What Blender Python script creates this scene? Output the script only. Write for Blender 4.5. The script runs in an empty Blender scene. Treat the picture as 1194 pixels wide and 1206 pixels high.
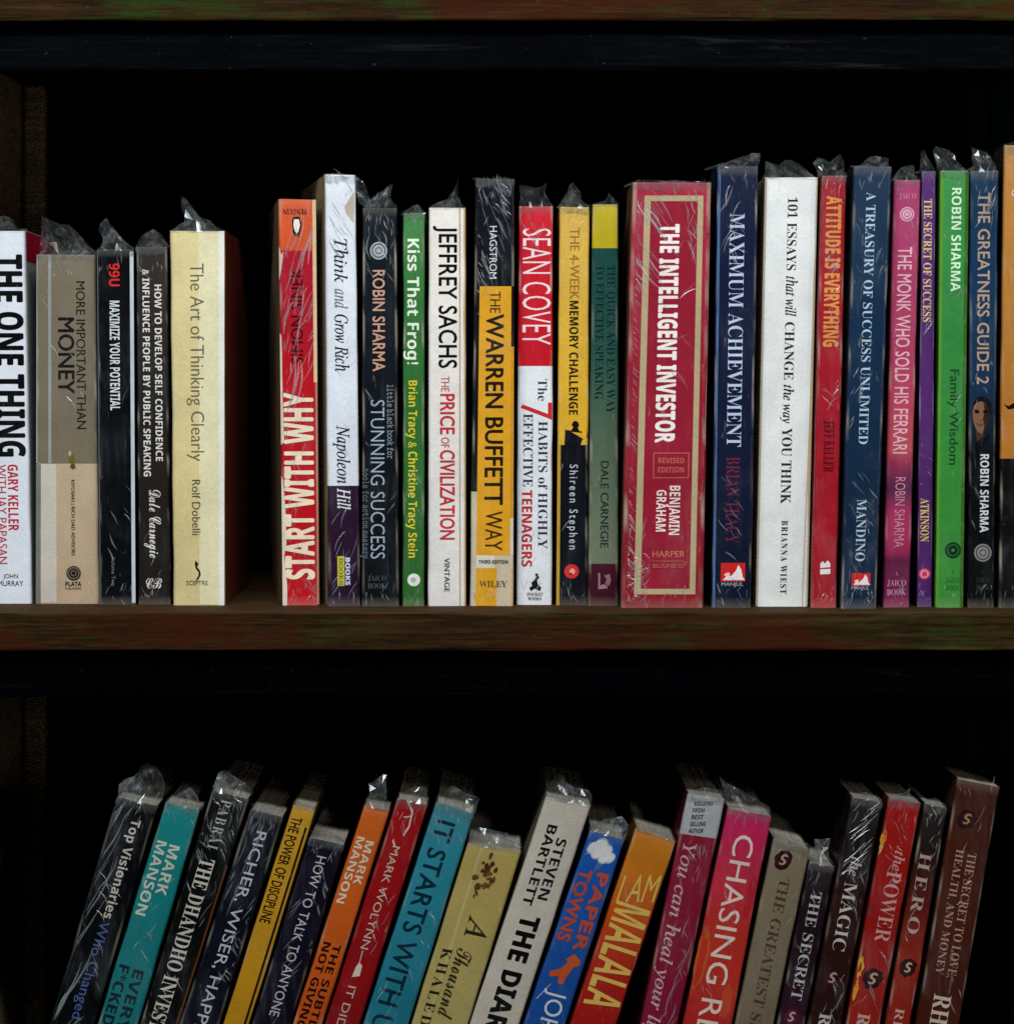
import bpy, math, random
from mathutils import Vector, noise
SC = bpy.context.scene
COL = SC.collection
R = random.Random(7)

# ---------------------------------------------------------------- camera, world, lamps, exposure
D = 1.40                      # camera to the plane of the spines
S = 0.000414                  # metres per photograph pixel on that plane
VX, VY = 597.0, 470.0         # foot of the optical axis
cam = bpy.data.cameras.new('camera'); camo = bpy.data.objects.new('camera', cam); COL.objects.link(camo)
camo.location = (0, -D, 0); camo.rotation_euler = (math.radians(90), 0, 0)
cam.sensor_fit = 'HORIZONTAL'; cam.sensor_width = 36.0; cam.lens = 36.0 * (D / S) / 1194.0
cam.shift_x = (597 - VX) / 1194.0; cam.shift_y = (VY - 603) / 1194.0
cam.clip_start = 0.05; cam.clip_end = 50
cam.dof.use_dof = True; cam.dof.focus_distance = D - 0.005; cam.dof.aperture_fstop = 8.0
SC.camera = camo
W = bpy.data.worlds.new('World'); SC.world = W; W.use_nodes = True
W.node_tree.nodes['Background'].inputs[0].default_value = (0.55, 0.68, 0.9, 1)
W.node_tree.nodes['Background'].inputs[1].default_value = 0.004
def area(name, loc, target, sx, sy, power, col):
    l = bpy.data.lights.new(name, 'AREA'); l.shape = 'RECTANGLE'; l.size = sx; l.size_y = sy; l.energy = power; l.color = col
    o = bpy.data.objects.new(name, l); COL.objects.link(o); o.location = loc
    o.rotation_euler = (Vector(target) - Vector(loc)).to_track_quat('-Z', 'Y').to_euler()
area('tube_light', (-0.12, -1.22, 1.02), (0.0, 0, 0.5), 1.5, 0.13, 41, (0.92, 0.97, 1.0))
area('panel_fill_warm', (1.35, -1.15, 0.10), (-0.1, 0, 0.05), 0.3, 0.5, 1.5, (1.0, 0.88, 0.72))  # unseen warm fill, added to lift the left side panel
area('panel_fill_cool', (-1.35, -1.15, 0.10), (0.1, 0, 0.05), 0.3, 0.5, 0.6, (0.75, 0.92, 1.0))  # unseen cool fill, added so the right panel shows teal
area('streak_lamp', (0.95, -1.4, 0.62), (-0.1, 0, 0.0), 0.16, 0.16, 3.2, (1.0, 0.93, 0.85))  # unseen second lamp, added for more streaks on the film
SC.view_settings.view_transform = 'Standard'; SC.view_settings.look = 'None'
SC.view_settings.exposure = 0.0; SC.view_settings.gamma = 1.0
SC.cycles.use_denoising = False; SC.cycles.sample_clamp_indirect = 1.0; SC.cycles.sample_clamp_direct = 3.0; SC.cycles.max_bounces = 8; SC.cycles.transparent_max_bounces = 16

def P(px, py, Y=0.0):
    k = (D + Y) / D
    return Vector(((px - VX) * S * k, Y, (VY - py) * S * k))
INK = 1.0
def lin(c):
    q = tuple(((v / 255) / 12.92 if v / 255 <= 0.04045 else ((v / 255 + 0.055) / 1.055) ** 2.4) for v in c)
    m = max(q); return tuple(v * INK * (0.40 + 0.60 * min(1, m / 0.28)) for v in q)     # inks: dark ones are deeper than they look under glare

# ---------------------------------------------------------------- materials
def nodes_of(name):
    m = bpy.data.materials.new(name); m.use_nodes = True
    nt = m.node_tree; return m, nt, nt.nodes['Principled BSDF']
def N(nt, t, **kw):
    n = nt.nodes.new(t)
    for k, v in kw.items(): setattr(n, k, v)
    return n
def math_(nt, op, a, b=None, clamp=False):
    n = N(nt, 'ShaderNodeMath', operation=op); n.use_clamp = clamp
    for i, v in enumerate((a, b)):
        if v is None: continue
        if isinstance(v, (int, float)): n.inputs[i].default_value = v
        else: nt.links.new(v, n.inputs[i])
    return n.outputs[0]
def noise_(nt, vec, scale, detail=4, rough=0.55, dist=0.0, typ='FBM', mscale=(1, 1, 1), rot=(0, 0, 0), loc=(0, 0, 0)):
    mp = N(nt, 'ShaderNodeMapping'); mp.inputs['Scale'].default_value = mscale; mp.inputs['Rotation'].default_value = rot
    mp.inputs['Location'].default_value = loc
    nt.links.new(vec, mp.inputs['Vector'])
    n = N(nt, 'ShaderNodeTexNoise', noise_type=typ)
    n.inputs['Scale'].default_value = scale; n.inputs['Detail'].default_value = detail
    n.inputs['Roughness'].default_value = rough; n.inputs['Distortion'].default_value = dist
    nt.links.new(mp.outputs[0], n.inputs['Vector']); return n.outputs[0]
def ramp_(nt, fac, stops):
    r = N(nt, 'ShaderNodeValToRGB'); el = r.color_ramp.elements
    while len(el) < len(stops): el.new(0.5)
    for e, (p, c) in zip(el, stops):
        e.position = p; e.color = (c, c, c, 1) if isinstance(c, (int, float)) else (*c, 1)
    nt.links.new(fac, r.inputs[0]); return r.outputs[0]

def cover_mat(name, wr):
    """printed card under clinging clear film; wr = how crumpled the film is"""
    m, nt, b = nodes_of(name); L = nt.links.new
    at = N(nt, 'ShaderNodeAttribute', attribute_name='ink')
    geo = N(nt, 'ShaderNodeNewGeometry').outputs['Position']
    mott = noise_(nt, geo, 60, 5, 0.6); spk = noise_(nt, geo, 900, 2, 0.5)
    v = math_(nt, 'ADD', math_(nt, 'MULTIPLY', mott, 0.46), math_(nt, 'MULTIPLY', spk, 0.30))
    hs = N(nt, 'ShaderNodeHueSaturation'); L(at.outputs['Color'], hs.inputs['Color'])
    L(math_(nt, 'ADD', v, 0.60), hs.inputs['Value'])
    # rubbed, scratched print
    scr = ramp_(nt, noise_(nt, geo, 220, 3, 0.7, 0.4, 'FBM', (1, 1, 0.25), (0, 0.3, 0)), [(0.66, 0), (0.74, 0.22)])
    mx = N(nt, 'ShaderNodeMixRGB'); mx.inputs[2].default_value = (0.42, 0.38, 0.32, 1)
    L(scr, mx.inputs[0]); L(hs.outputs[0], mx.inputs[1]); b.inputs['Roughness'].default_value = 0.62; b.inputs['Specular IOR Level'].default_value = 0.04
    b.inputs['Coat Weight'].default_value = 0.16 + 0.26 * wr; b.inputs['Coat IOR'].default_value = 1.5 + 0.15 * min(wr, 1)
    b.inputs['Coat Roughness'].default_value = 0.09
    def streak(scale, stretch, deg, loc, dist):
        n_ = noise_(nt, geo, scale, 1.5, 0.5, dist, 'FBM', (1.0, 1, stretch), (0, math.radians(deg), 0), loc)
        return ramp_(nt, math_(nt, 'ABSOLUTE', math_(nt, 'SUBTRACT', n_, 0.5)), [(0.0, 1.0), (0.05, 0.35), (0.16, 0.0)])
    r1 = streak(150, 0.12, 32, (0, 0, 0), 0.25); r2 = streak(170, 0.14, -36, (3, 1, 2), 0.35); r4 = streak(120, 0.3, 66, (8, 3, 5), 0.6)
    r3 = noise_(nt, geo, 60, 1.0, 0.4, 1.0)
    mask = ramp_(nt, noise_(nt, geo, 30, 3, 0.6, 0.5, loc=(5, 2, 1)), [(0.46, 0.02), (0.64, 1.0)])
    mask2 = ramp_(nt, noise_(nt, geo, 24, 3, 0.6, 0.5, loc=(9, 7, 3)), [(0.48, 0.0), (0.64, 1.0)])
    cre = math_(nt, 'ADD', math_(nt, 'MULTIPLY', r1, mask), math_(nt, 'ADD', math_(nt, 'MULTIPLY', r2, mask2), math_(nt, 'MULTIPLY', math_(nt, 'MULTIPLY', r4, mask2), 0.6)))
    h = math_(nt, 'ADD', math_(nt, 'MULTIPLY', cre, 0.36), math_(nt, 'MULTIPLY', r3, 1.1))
    # milky film creases, their highlights painted faintly into the cover colour
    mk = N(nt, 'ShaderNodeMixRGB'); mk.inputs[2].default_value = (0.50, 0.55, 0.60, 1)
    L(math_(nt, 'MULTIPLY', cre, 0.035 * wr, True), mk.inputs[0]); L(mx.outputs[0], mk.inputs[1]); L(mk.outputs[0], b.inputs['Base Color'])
    bp = N(nt, 'ShaderNodeBump'); bp.inputs['Distance'].default_value = 0.0011 * wr
    L(h, bp.inputs['Height']); L(bp.outputs[0], b.inputs['Coat Normal'])
    b2 = N(nt, 'ShaderNodeBump'); b2.inputs['Distance'].default_value = 0.00025; b2.inputs['Strength'].default_value = 0.6
    L(noise_(nt, geo, 300, 3), b2.inputs['Height']); L(b2.outputs[0], b.inputs['Normal'])
    return m
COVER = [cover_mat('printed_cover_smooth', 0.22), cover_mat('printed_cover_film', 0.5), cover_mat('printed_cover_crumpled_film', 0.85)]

def pages_mat():
    m, nt, b = nodes_of('page_edges'); L = nt.links.new
    co = N(nt, 'ShaderNodeTexCoord').outputs['Object']
    n = noise_(nt, co, 1.0, 2, 0.5, 0, 'FBM', (2600, 6, 6)); n2 = noise_(nt, co, 40, 4)
    c = ramp_(nt, math_(nt, 'ADD', math_(nt, 'MULTIPLY', n, 0.7), math_(nt, 'MULTIPLY', n2, 0.3)), [(0.3, (0.13, 0.11, 0.08)), (0.62, (0.36, 0.32, 0.25))])
    L(c, b.inputs['Base Color']); b.inputs['Roughness'].default_value = 0.9
    bp = N(nt, 'ShaderNodeBump'); bp.inputs['Distance'].default_value = 0.0004; L(n, bp.inputs['Height']); L(bp.outputs[0], b.inputs['Normal'])
    return m
PAGES = pages_mat()

def film_mat():
    m = bpy.data.materials.new('clear_plastic_film'); m.use_nodes = True; nt = m.node_tree; nt.nodes.clear(); L = nt.links.new
    out = N(nt, 'ShaderNodeOutputMaterial'); geo = N(nt, 'ShaderNodeNewGeometry').outputs['Position']
    bp = N(nt, 'ShaderNodeBump'); bp.inputs['Distance'].default_value = 0.0006; bp.inputs['Strength'].default_value = 0.7
    h = noise_(nt, geo, 170, 4, 0.6, 1.2, 'RIDGED_MULTIFRACTAL', (1, 1, 0.5)); L(h, bp.inputs['Height'])
    tr = N(nt, 'ShaderNodeBsdfTransparent'); tr.inputs[0].default_value = (0.93, 0.95, 0.96, 1)
    gl = N(nt, 'ShaderNodeBsdfGlossy'); gl.inputs['Roughness'].default_value = 0.19; gl.inputs[0].default_value = (0.9, 0.96, 1.0, 1)
    L(bp.outputs[0], gl.inputs['Normal'])
    df = N(nt, 'ShaderNodeBsdfDiffuse'); df.inputs[0].default_value = (0.40, 0.45, 0.48, 1); L(bp.outputs[0], df.inputs['Normal'])
    tl = N(nt, 'ShaderNodeBsdfTranslucent'); tl.inputs[0].default_value = (0.6, 0.64, 0.64, 1)
    m0 = N(nt, 'ShaderNodeMixShader'); m0.inputs[0].default_value = 0.3; L(df.outputs[0], m0.inputs[1]); L(tl.outputs[0], m0.inputs[2])
    m1 = N(nt, 'ShaderNodeMixShader'); m1.inputs[0].default_value = 0.66; L(m0.outputs[0], m1.inputs[1]); L(gl.outputs[0], m1.inputs[2])
    m2 = N(nt, 'ShaderNodeMixShader')
    fac = ramp_(nt, noise_(nt, geo, 90, 4, 0.65, 0.8), [(0.36, 0.03), (0.52, 0.12), (0.66, 0.55)])
    L(fac, m2.inputs[0]); L(tr.outputs[0], m2.inputs[1]); L(m1.outputs[0], m2.inputs[2]); L(m2.outputs[0], out.inputs[0])
    return m
FILM = film_mat()

def crease_mat():
    m = bpy.data.materials.new('creased_plastic_film'); m.use_nodes = True; nt = m.node_tree; nt.nodes.clear(); L = nt.links.new
    out = N(nt, 'ShaderNodeOutputMaterial')
    tr = N(nt, 'ShaderNodeBsdfTransparent'); gl = N(nt, 'ShaderNodeBsdfGlossy'); gl.inputs['Roughness'].default_value = 0.2
    gl.inputs[0].default_value = (0.95, 0.97, 1, 1)
    df = N(nt, 'ShaderNodeBsdfDiffuse'); df.inputs[0].default_value = (0.55, 0.6, 0.64, 1)
    m1 = N(nt, 'ShaderNodeMixShader'); m1.inputs[0].default_value = 0.5; L(df.outputs[0], m1.inputs[1]); L(gl.outputs[0], m1.inputs[2])
    m2 = N(nt, 'ShaderNodeMixShader'); m2.inputs[0].default_value = 0.27; L(tr.outputs[0], m2.inputs[1]); L(m1.outputs[0], m2.inputs[2])
    L(m2.outputs[0], out.inputs[0]); return m
CREASE = crease_mat()

def wood_mat(name, base, green, red, worn, rough=0.5, tint=0.5, bump=0.0005, spec=0.4):
    m, nt, b = nodes_of(name); L = nt.links.new
    geo = N(nt, 'ShaderNodeNewGeometry').outputs['Position']
    grain = noise_(nt, geo, 90, 8, 0.7, 0.3, 'FBM', (0.10, 1, 5.0)); fine = noise_(nt, geo, 300, 6, 0.8, 0.0, 'FBM', (0.16, 1, 2.6))
    g = math_(nt, 'ADD', math_(nt, 'MULTIPLY', grain, 0.45), math_(nt, 'MULTIPLY', fine, 0.55))
    c0 = ramp_(nt, g, [(0.38, tuple(v * 0.22 for v in base)), (0.50, base), (0.62, tuple(v * 2.3 for v in base))])
    def mix(f, c1, c2):
        x = N(nt, 'ShaderNodeMixRGB'); L(f, x.inputs[0]); L(c1, x.inputs[1]); x.inputs[2].default_value = (*c2, 1); return x.outputs[0]
    gm = ramp_(nt, math_(nt, 'ADD', math_(nt, 'MULTIPLY', noise_(nt, geo, 9, 6, 0.75, 0.2, 'FBM', (1, 1, 2.5)), 0.6), math_(nt, 'MULTIPLY', noise_(nt, geo, 160, 5, 0.7, 0.1, 'FBM', (0.15, 1, 4.0), (0, 0, 0), (2, 9, 4)), 0.4)), [(0.50, 0), (0.58, tint)])
    rm = ramp_(nt, noise_(nt, geo, 9, 4, 0.7, 0.4, 'FBM', (1, 1, 2.5), (0, 0, 0), (4, 4, 4)), [(0.5, 0), (0.62, tint)])
    c = mix(rm, mix(gm, c0, green), red)
    wm = ramp_(nt, noise_(nt, geo, 45, 6, 0.7, 0.5, 'FBM', (0.12, 1, 2.2), (0, 0, 0), (1, 7, 2)), [(0.57, 0), (0.66, 0.5)])
    c = mix(wm, c, worn)
    nz = N(nt, 'ShaderNodeSeparateXYZ'); L(N(nt, 'ShaderNodeNewGeometry').outputs['Normal'], nz.inputs[0])
    up_mix = math_(nt, 'MULTIPLY', ramp_(nt, nz.outputs[2], [(0.35, 0), (0.8, 1.0)]), math_(nt, 'MULTIPLY', g, 0.8))
    c = mix(up_mix, c, tuple(v * 1.0 for v in worn))          # paler tone mixed in on upward faces
    sp = ramp_(nt, noise_(nt, geo, 420, 2, 0.5), [(0.73, 0), (0.77, 0.5)])
    c = mix(sp, c, tuple(min(1, v * 2.2) for v in worn))
    L(c, b.inputs['Base Color']); b.inputs['Specular IOR Level'].default_value = spec
    L(ramp_(nt, grain, [(0.3, rough - 0.1), (0.7, rough + 0.2)]), b.inputs['Roughness'])
    bp = N(nt, 'ShaderNodeBump'); bp.inputs['Distance'].default_value = bump; L(g, bp.inputs['Height']); L(bp.outputs[0], b.inputs['Normal'])
    return m
SHELF = wood_mat('stained_shelf_wood', (0.021, 0.0095, 0.0032), (0.013, 0.034, 0.004), (0.036, 0.007, 0.002), (0.070, 0.040, 0.018), 0.6, 0.8, 0.0004, 0.03)
RAILK = wood_mat('black_painted_rail', (0.0006, 0.0007, 0.0012), (0.0006, 0.0006, 0.001), (0.0006, 0.0006, 0.001), (0.006, 0.006, 0.007), 0.6, 0.8, 0.0003, 0.0)
RAILM = wood_mat('dark_painted_rail', (0.0007, 0.0014, 0.0022), (0.001, 0.0022, 0.003), (0.0005, 0.0005, 0.0008), (0.018, 0.018, 0.020), 0.6, 0.8, 0.0003, 0.01)
BACKM = wood_mat('black_back_board', (0.0016, 0.0016, 0.0018), (0.001, 0.001, 0.001), (0.001, 0.001, 0.001), (0.002, 0.002, 0.002), 0.8, 0.2, 0.0002, 0.05)
SIDEL = wood_mat('brown_side_board', (0.34, 0.25, 0.14), (0.3, 0.23, 0.12), (0.32, 0.21, 0.13), (0.4, 0.32, 0.22), 0.6, 0.3, 0.0003, 0.25)
SIDER = wood_mat('teal_side_board', (0.03, 0.09, 0.10), (0.03, 0.1, 0.09), (0.03, 0.08, 0.09), (0.06, 0.13, 0.14), 0.6, 0.3, 0.0003, 0.2)

# ---------------------------------------------------------------- mesh helpers
def mesh_obj(name, verts, faces, mat, parent=None, cols=None, smooth=False):
    me = bpy.data.meshes.new(name); me.from_pydata([tuple(v) for v in verts], [], faces)
    me.materials.append(mat)
    if cols is not None:                       # one colour per face corner
        a = me.color_attributes.new('ink', 'FLOAT_COLOR', 'CORNER')
        flat = []
        for c in cols: flat += [c[0], c[1], c[2], 1.0]
        a.data.foreach_set('color', flat)
    if smooth: me.polygons.foreach_set('use_smooth', [True] * len(me.polygons))
    me.update()
    o = bpy.data.objects.new(name, me); COL.objects.link(o)
    if parent is not None: o.parent = parent
    return o

def board(name, x0, x1, y0, y1, z0, z1, mat, parent, r=0.0015, seg=60, rough=0.0005, seed=0):
    """a plank along X: rounded, slightly knocked long edges"""
    prof = []
    for cx, cy, a0 in ((x0, 0, 0),): pass
    cs = [(y0 + r, z1 - r, 90), (y0 + r, z0 + r, 180), (y1 - r, z0 + r, 270), (y1 - r, z1 - r, 0)]
    for (cy, cz, a0) in cs:
        for k in range(4):
            a = math.radians(a0 + k * 30); prof.append((cy + r * math.cos(a), cz + r * math.sin(a)))
    n = len(prof); V = []; F = []
    for i in range(seg + 1):
        x = x0 + (x1 - x0) * i / seg
        for j, (y, z) in enumerate(prof):
            d = noise.noise(Vector((x * 30, j * 0.7 + seed, seed))) * rough
            d2 = min(0, noise.noise(Vector((x * 90, j * 0.3, seed + 9))) + 0.35) * rough * 2
            V.append((x, y + (d - d2 if y < (y0 + y1) / 2 else 0), z + d * 0.4 - (d2 * 0 if z < (z0 + z1) / 2 else -d2 * 0.6)))
    for i in range(seg):
        for j in range(n):
            a = i * n + j; b = i * n + (j + 1) % n
            F.append((a, b, b + n, a + n))
    F.append(tuple(range(n))); F.append(tuple(reversed(range(seg * n, seg * n + n))))
    return mesh_obj(name, V, F, mat, parent, smooth=False)

# ---------------------------------------------------------------- bookcase
Zf = (VY - 711) * S                      # top of the upper shelf, seen under the leftmost books
YF = -0.055                              # front edge of the shelves
pitch = 743 * S * (D + YF) / D
th = 46 * S * (D + YF) / D
Zf2 = Zf - pitch
XL, XR, YB = -0.2745, 0.2748, 0.235
bc = bpy.data.objects.new('bookcase', None); COL.objects.link(bc); bc.location = (0, 0, 0)
bc['label'] = 'dark wooden bookcase with brown stained shelf edges and black interior holding both rows'
bc['category'] = 'bookcase'
for k, z in enumerate((Zf + pitch, Zf, Zf2)):
    board('shelf_board', XL, XR, YF, YB - 0.001, z - th, z, SHELF, bc, seed=k * 5.3 + 1)
    board('front_rail', XL + 0.0005, XR - 0.0005, YF + 0.009, YF + 0.024, z - th - 0.0225, z - th - 0.0015, RAILM if k == 0 else RAILK, bc, r=0.002, seed=k * 3.1 + 2)
    board('rail_batten', XL + 0.0005, XR - 0.0005, YF + 0.012, YF + 0.022, z - th - 0.0016, z - th - 0.0002, BACKM, bc, r=0.0003, seed=k * 3.1 + 2)
def slab(name, x0, x1, y0, y1, z0, z1, mat):
    r = 0.002; V = []; F = []
    prof = [(x0 + r, y0), (x1 - r, y0), (x1, y0 + r), (x1, y1 - r), (x1 - r, y1), (x0 + r, y1), (x0, y1 - r), (x0, y0 + r)]
    for i in range(31):
        z = z0 + (z1 - z0) * i / 30
        for (x, y) in prof: V.append((x + noise.noise(Vector((z * 12, x * 9, y * 9))) * 0.0006, y, z))
    for i in range(30):
        for j in range(8):
            a = i * 8 + j; b = i * 8 + (j + 1) % 8; F.append((a, b, b + 8, a + 8))
    F.append(tuple(reversed(range(8)))); F.append(tuple(range(240, 248)))
    return mesh_obj(name, V, F, mat, bc)
zt, zb = Zf + pitch + 0.03, Zf2 - 0.06
s1 = slab('side_panel', XL - 0.02, XL - 0.0002, YF - 0.004, YB, zb, zt, SIDEL); s1['label'] = 'brown side panel on the left'
s2 = slab('side_panel', XR + 0.0002, XR + 0.02, YF - 0.004, YB, zb, zt, SIDER); s2['label'] = 'dark teal side panel on the right'
slab('back_panel', XL - 0.02, XR + 0.02, YB + 0.0002, YB + 0.008, zb, zt, BACKM)
for s in (-1, 1):                        # narrow corner strips at the back
    x = XL + 0.001 if s < 0 else XR - 0.013
    slab('corner_strip', x, x + 0.012, YB - 0.013, YB - 0.001, Zf + 0.001, Zf + pitch - th - 0.001, SIDEL if s < 0 else SIDER)
    slab('corner_strip', x, x + 0.012, YB - 0.013, YB - 0.001, Zf2 + 0.001, Zf - th - 0.001, SIDEL if s < 0 else SIDER)

# ---------------------------------------------------------------- lettering
def mp(up, lo, dg=None, hole=None):
    def f(s):
        r = ''
        for ch in s:
            if hole and ch in hole: r += chr(hole[ch])
            elif 'A' <= ch <= 'Z': r += chr(up + ord(ch) - 65)
            elif 'a' <= ch <= 'z': r += chr(lo + ord(ch) - 97)
            elif ch.isdigit() and dg: r += chr(dg + ord(ch) - 48)
            else: r += ch
        return r
    return f
ident = lambda s: s
STY = {  # remap, outline offset, extra letter spacing
    'sans': (ident, 0.0, 1.0), 'light': (ident, -0.006, 1.0), 'med': (ident, 0.0, 1.02), 'heavy': (ident, 0.0, 1.06), 'wide': (ident, 0.0, 1.35),
    'bold': (mp(0x1D5D4, 0x1D5EE, 0x1D7EC), 0.0, 1.0), 'black': (mp(0x1D5D4, 0x1D5EE, 0x1D7EC), 0.0, 1.03),
    'serifb': (mp(0x1D400, 0x1D41A, 0x1D7CE), 0.0, 1.0), 'serif': (mp(0x1D400, 0x1D41A, 0x1D7CE), -0.008, 1.0),
    'serifw': (mp(0x1D400, 0x1D41A, 0x1D7CE), -0.008, 1.3),
    'ital': (mp(0x1D434, 0x1D44E, None, {'h': 0x210E}), 0.0, 1.0), 'italb': (mp(0x1D468, 0x1D482), 0.0, 1.0),
    'script': (mp(0x1D4D0, 0x1D4EA), 0.0, 1.0), 'mono': (mp(0x1D670, 0x1D68A, 0x1D7F6), 0.0, 1.0)}
FAT = {'med': 0.014, 'heavy': 0.030, 'black': 0.022, 'ital': 0.006}     # heavier weights: copies of the print set side by side
_cache = {}
TMP = bpy.data.scenes.new('typesetting')       # letters are set here, away from the growing scene
def text_mesh(s, style):
    key = (s, style)
    if key in _cache: return _cache[key]
    f, off, sp = STY[style]
    def conv(t):
        c = bpy.data.curves.new('t', 'FONT'); c.body = f(t); c.size = 1; c.offset = off; c.space_character = sp; c.resolution_u = 3
        c.fill_mode = 'FRONT'
        o = bpy.data.objects.new('t', c); TMP.collection.objects.link(o); vl = TMP.view_layers[0]; vl.update()
        me = bpy.data.meshes.new_from_object(o.evaluated_get(vl.depsgraph))
        vs = [v.co.copy() for v in me.vertices]; fs = [tuple(p.vertices) for p in me.polygons]
        bpy.data.objects.remove(o); bpy.data.curves.remove(c); bpy.data.meshes.remove(me)
        return vs, fs
    hk = ('H', style)
    if hk not in _cache:
        vs, fs = conv('H'); _cache[hk] = (vs, fs, max(v.y for v in vs))
    vs, fs = conv(s)
    _cache[key] = (vs, fs, _cache[hk][2])
    return _cache[key]

# item constructors (all positions are photograph pixels down the spine and fractions across it)
def T(name, s, style, y0, y1, a, b, col, flip=False): return ('T', name, s, style, y0, y1, a, b, col, flip)
def H(name, s, style, y0, y1, a, b, col, flip=False): return ('H', name, s, style, y0, y1, a, b, col, flip)
def Bd(y0, y1, a, b, col, name='spine_panel'): return ('P', name, [([(a, y0), (b, y0), (b, y1), (a, y1)], col)])
def PG(name, *polys): return ('P', name, list(polys))
def circ(yc, vc, rpx, w, col, n=24, ry=None):
    return ([(vc + rpx / w * math.cos(2 * math.pi * k / n), yc + (ry or rpx) * math.sin(2 * math.pi * k / n)) for k in range(n)], col)
def emblem(yc, vc, rpx, w, c1, c2, name='publisher_logo'):
    return PG(name, circ(yc, vc, rpx, w, c1), circ(yc, vc, rpx * 0.84, w, c2), circ(yc, vc, rpx * 0.66, w, c1), circ(yc, vc, rpx * 0.42, w, c2), circ(yc, vc, rpx * 0.3, w, c1, 8))
def blob(yc, vc, rx, ry, col, seed, n=26, j=0.35):
    rr = random.Random(seed)
    return ([(vc + rx * (1 - j * rr.random()) * math.cos(2 * math.pi * k / n), yc + ry * (1 - j * rr.random()) * math.sin(2 * math.pi * k / n)) for k in range(n)], col)
def seal(yc, vc, rpx, w, c1, c2):
    s = [(vc + dx * rpx / w, yc + dy * rpx) for dx, dy in
         ((0.35, -0.55), (0.5, -0.25), (0.30, -0.32), (0.05, -0.38), (-0.05, -0.2), (0.3, 0.05), (0.38, 0.3), (0.1, 0.55), (-0.3, 0.5), (-0.45, 0.2), (-0.25, 0.32), (0.02, 0.35), (0.1, 0.18), (-0.28, -0.1), (-0.3, -0.38), (-0.02, -0.62))]
    return PG('wax_seal_print', blob(yc, vc, rpx * 1.12 / w, rpx * 1.12, c1, int(yc), 22, 0.2), circ(yc, vc, rpx * 0.74, w, tuple(v * 1.35 for v in c1)),
              circ(yc, vc, rpx * 0.66, w, c1), (s, c2))
def squares_logo(y0, y1, a, b):
    m = lambda u, t: (a + (b - a) * u, y0 + (y1 - y0) * t)
    return PG('publisher_logo', ([m(0, 0), m(1, 0), m(1, 1), m(0, 1)], (190, 30, 28)),
              ([m(.08, .92), m(.3, .62), m(.42, .72), m(.62, .42), m(.72, .1), m(.84, .35), m(.9, .75), m(1, .92)], (220, 215, 212)),
              ([m(.12, .62), m(.3, .5), m(.4, .58), m(.24, .74)], (225, 190, 185)))

def earclip(poly):
    """triangulate a simple polygon of (x, y) points"""
    from mathutils.geometry import tessellate_polygon
    return tessellate_polygon([[Vector((x, y, 0)) for x, y in poly]])

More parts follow.
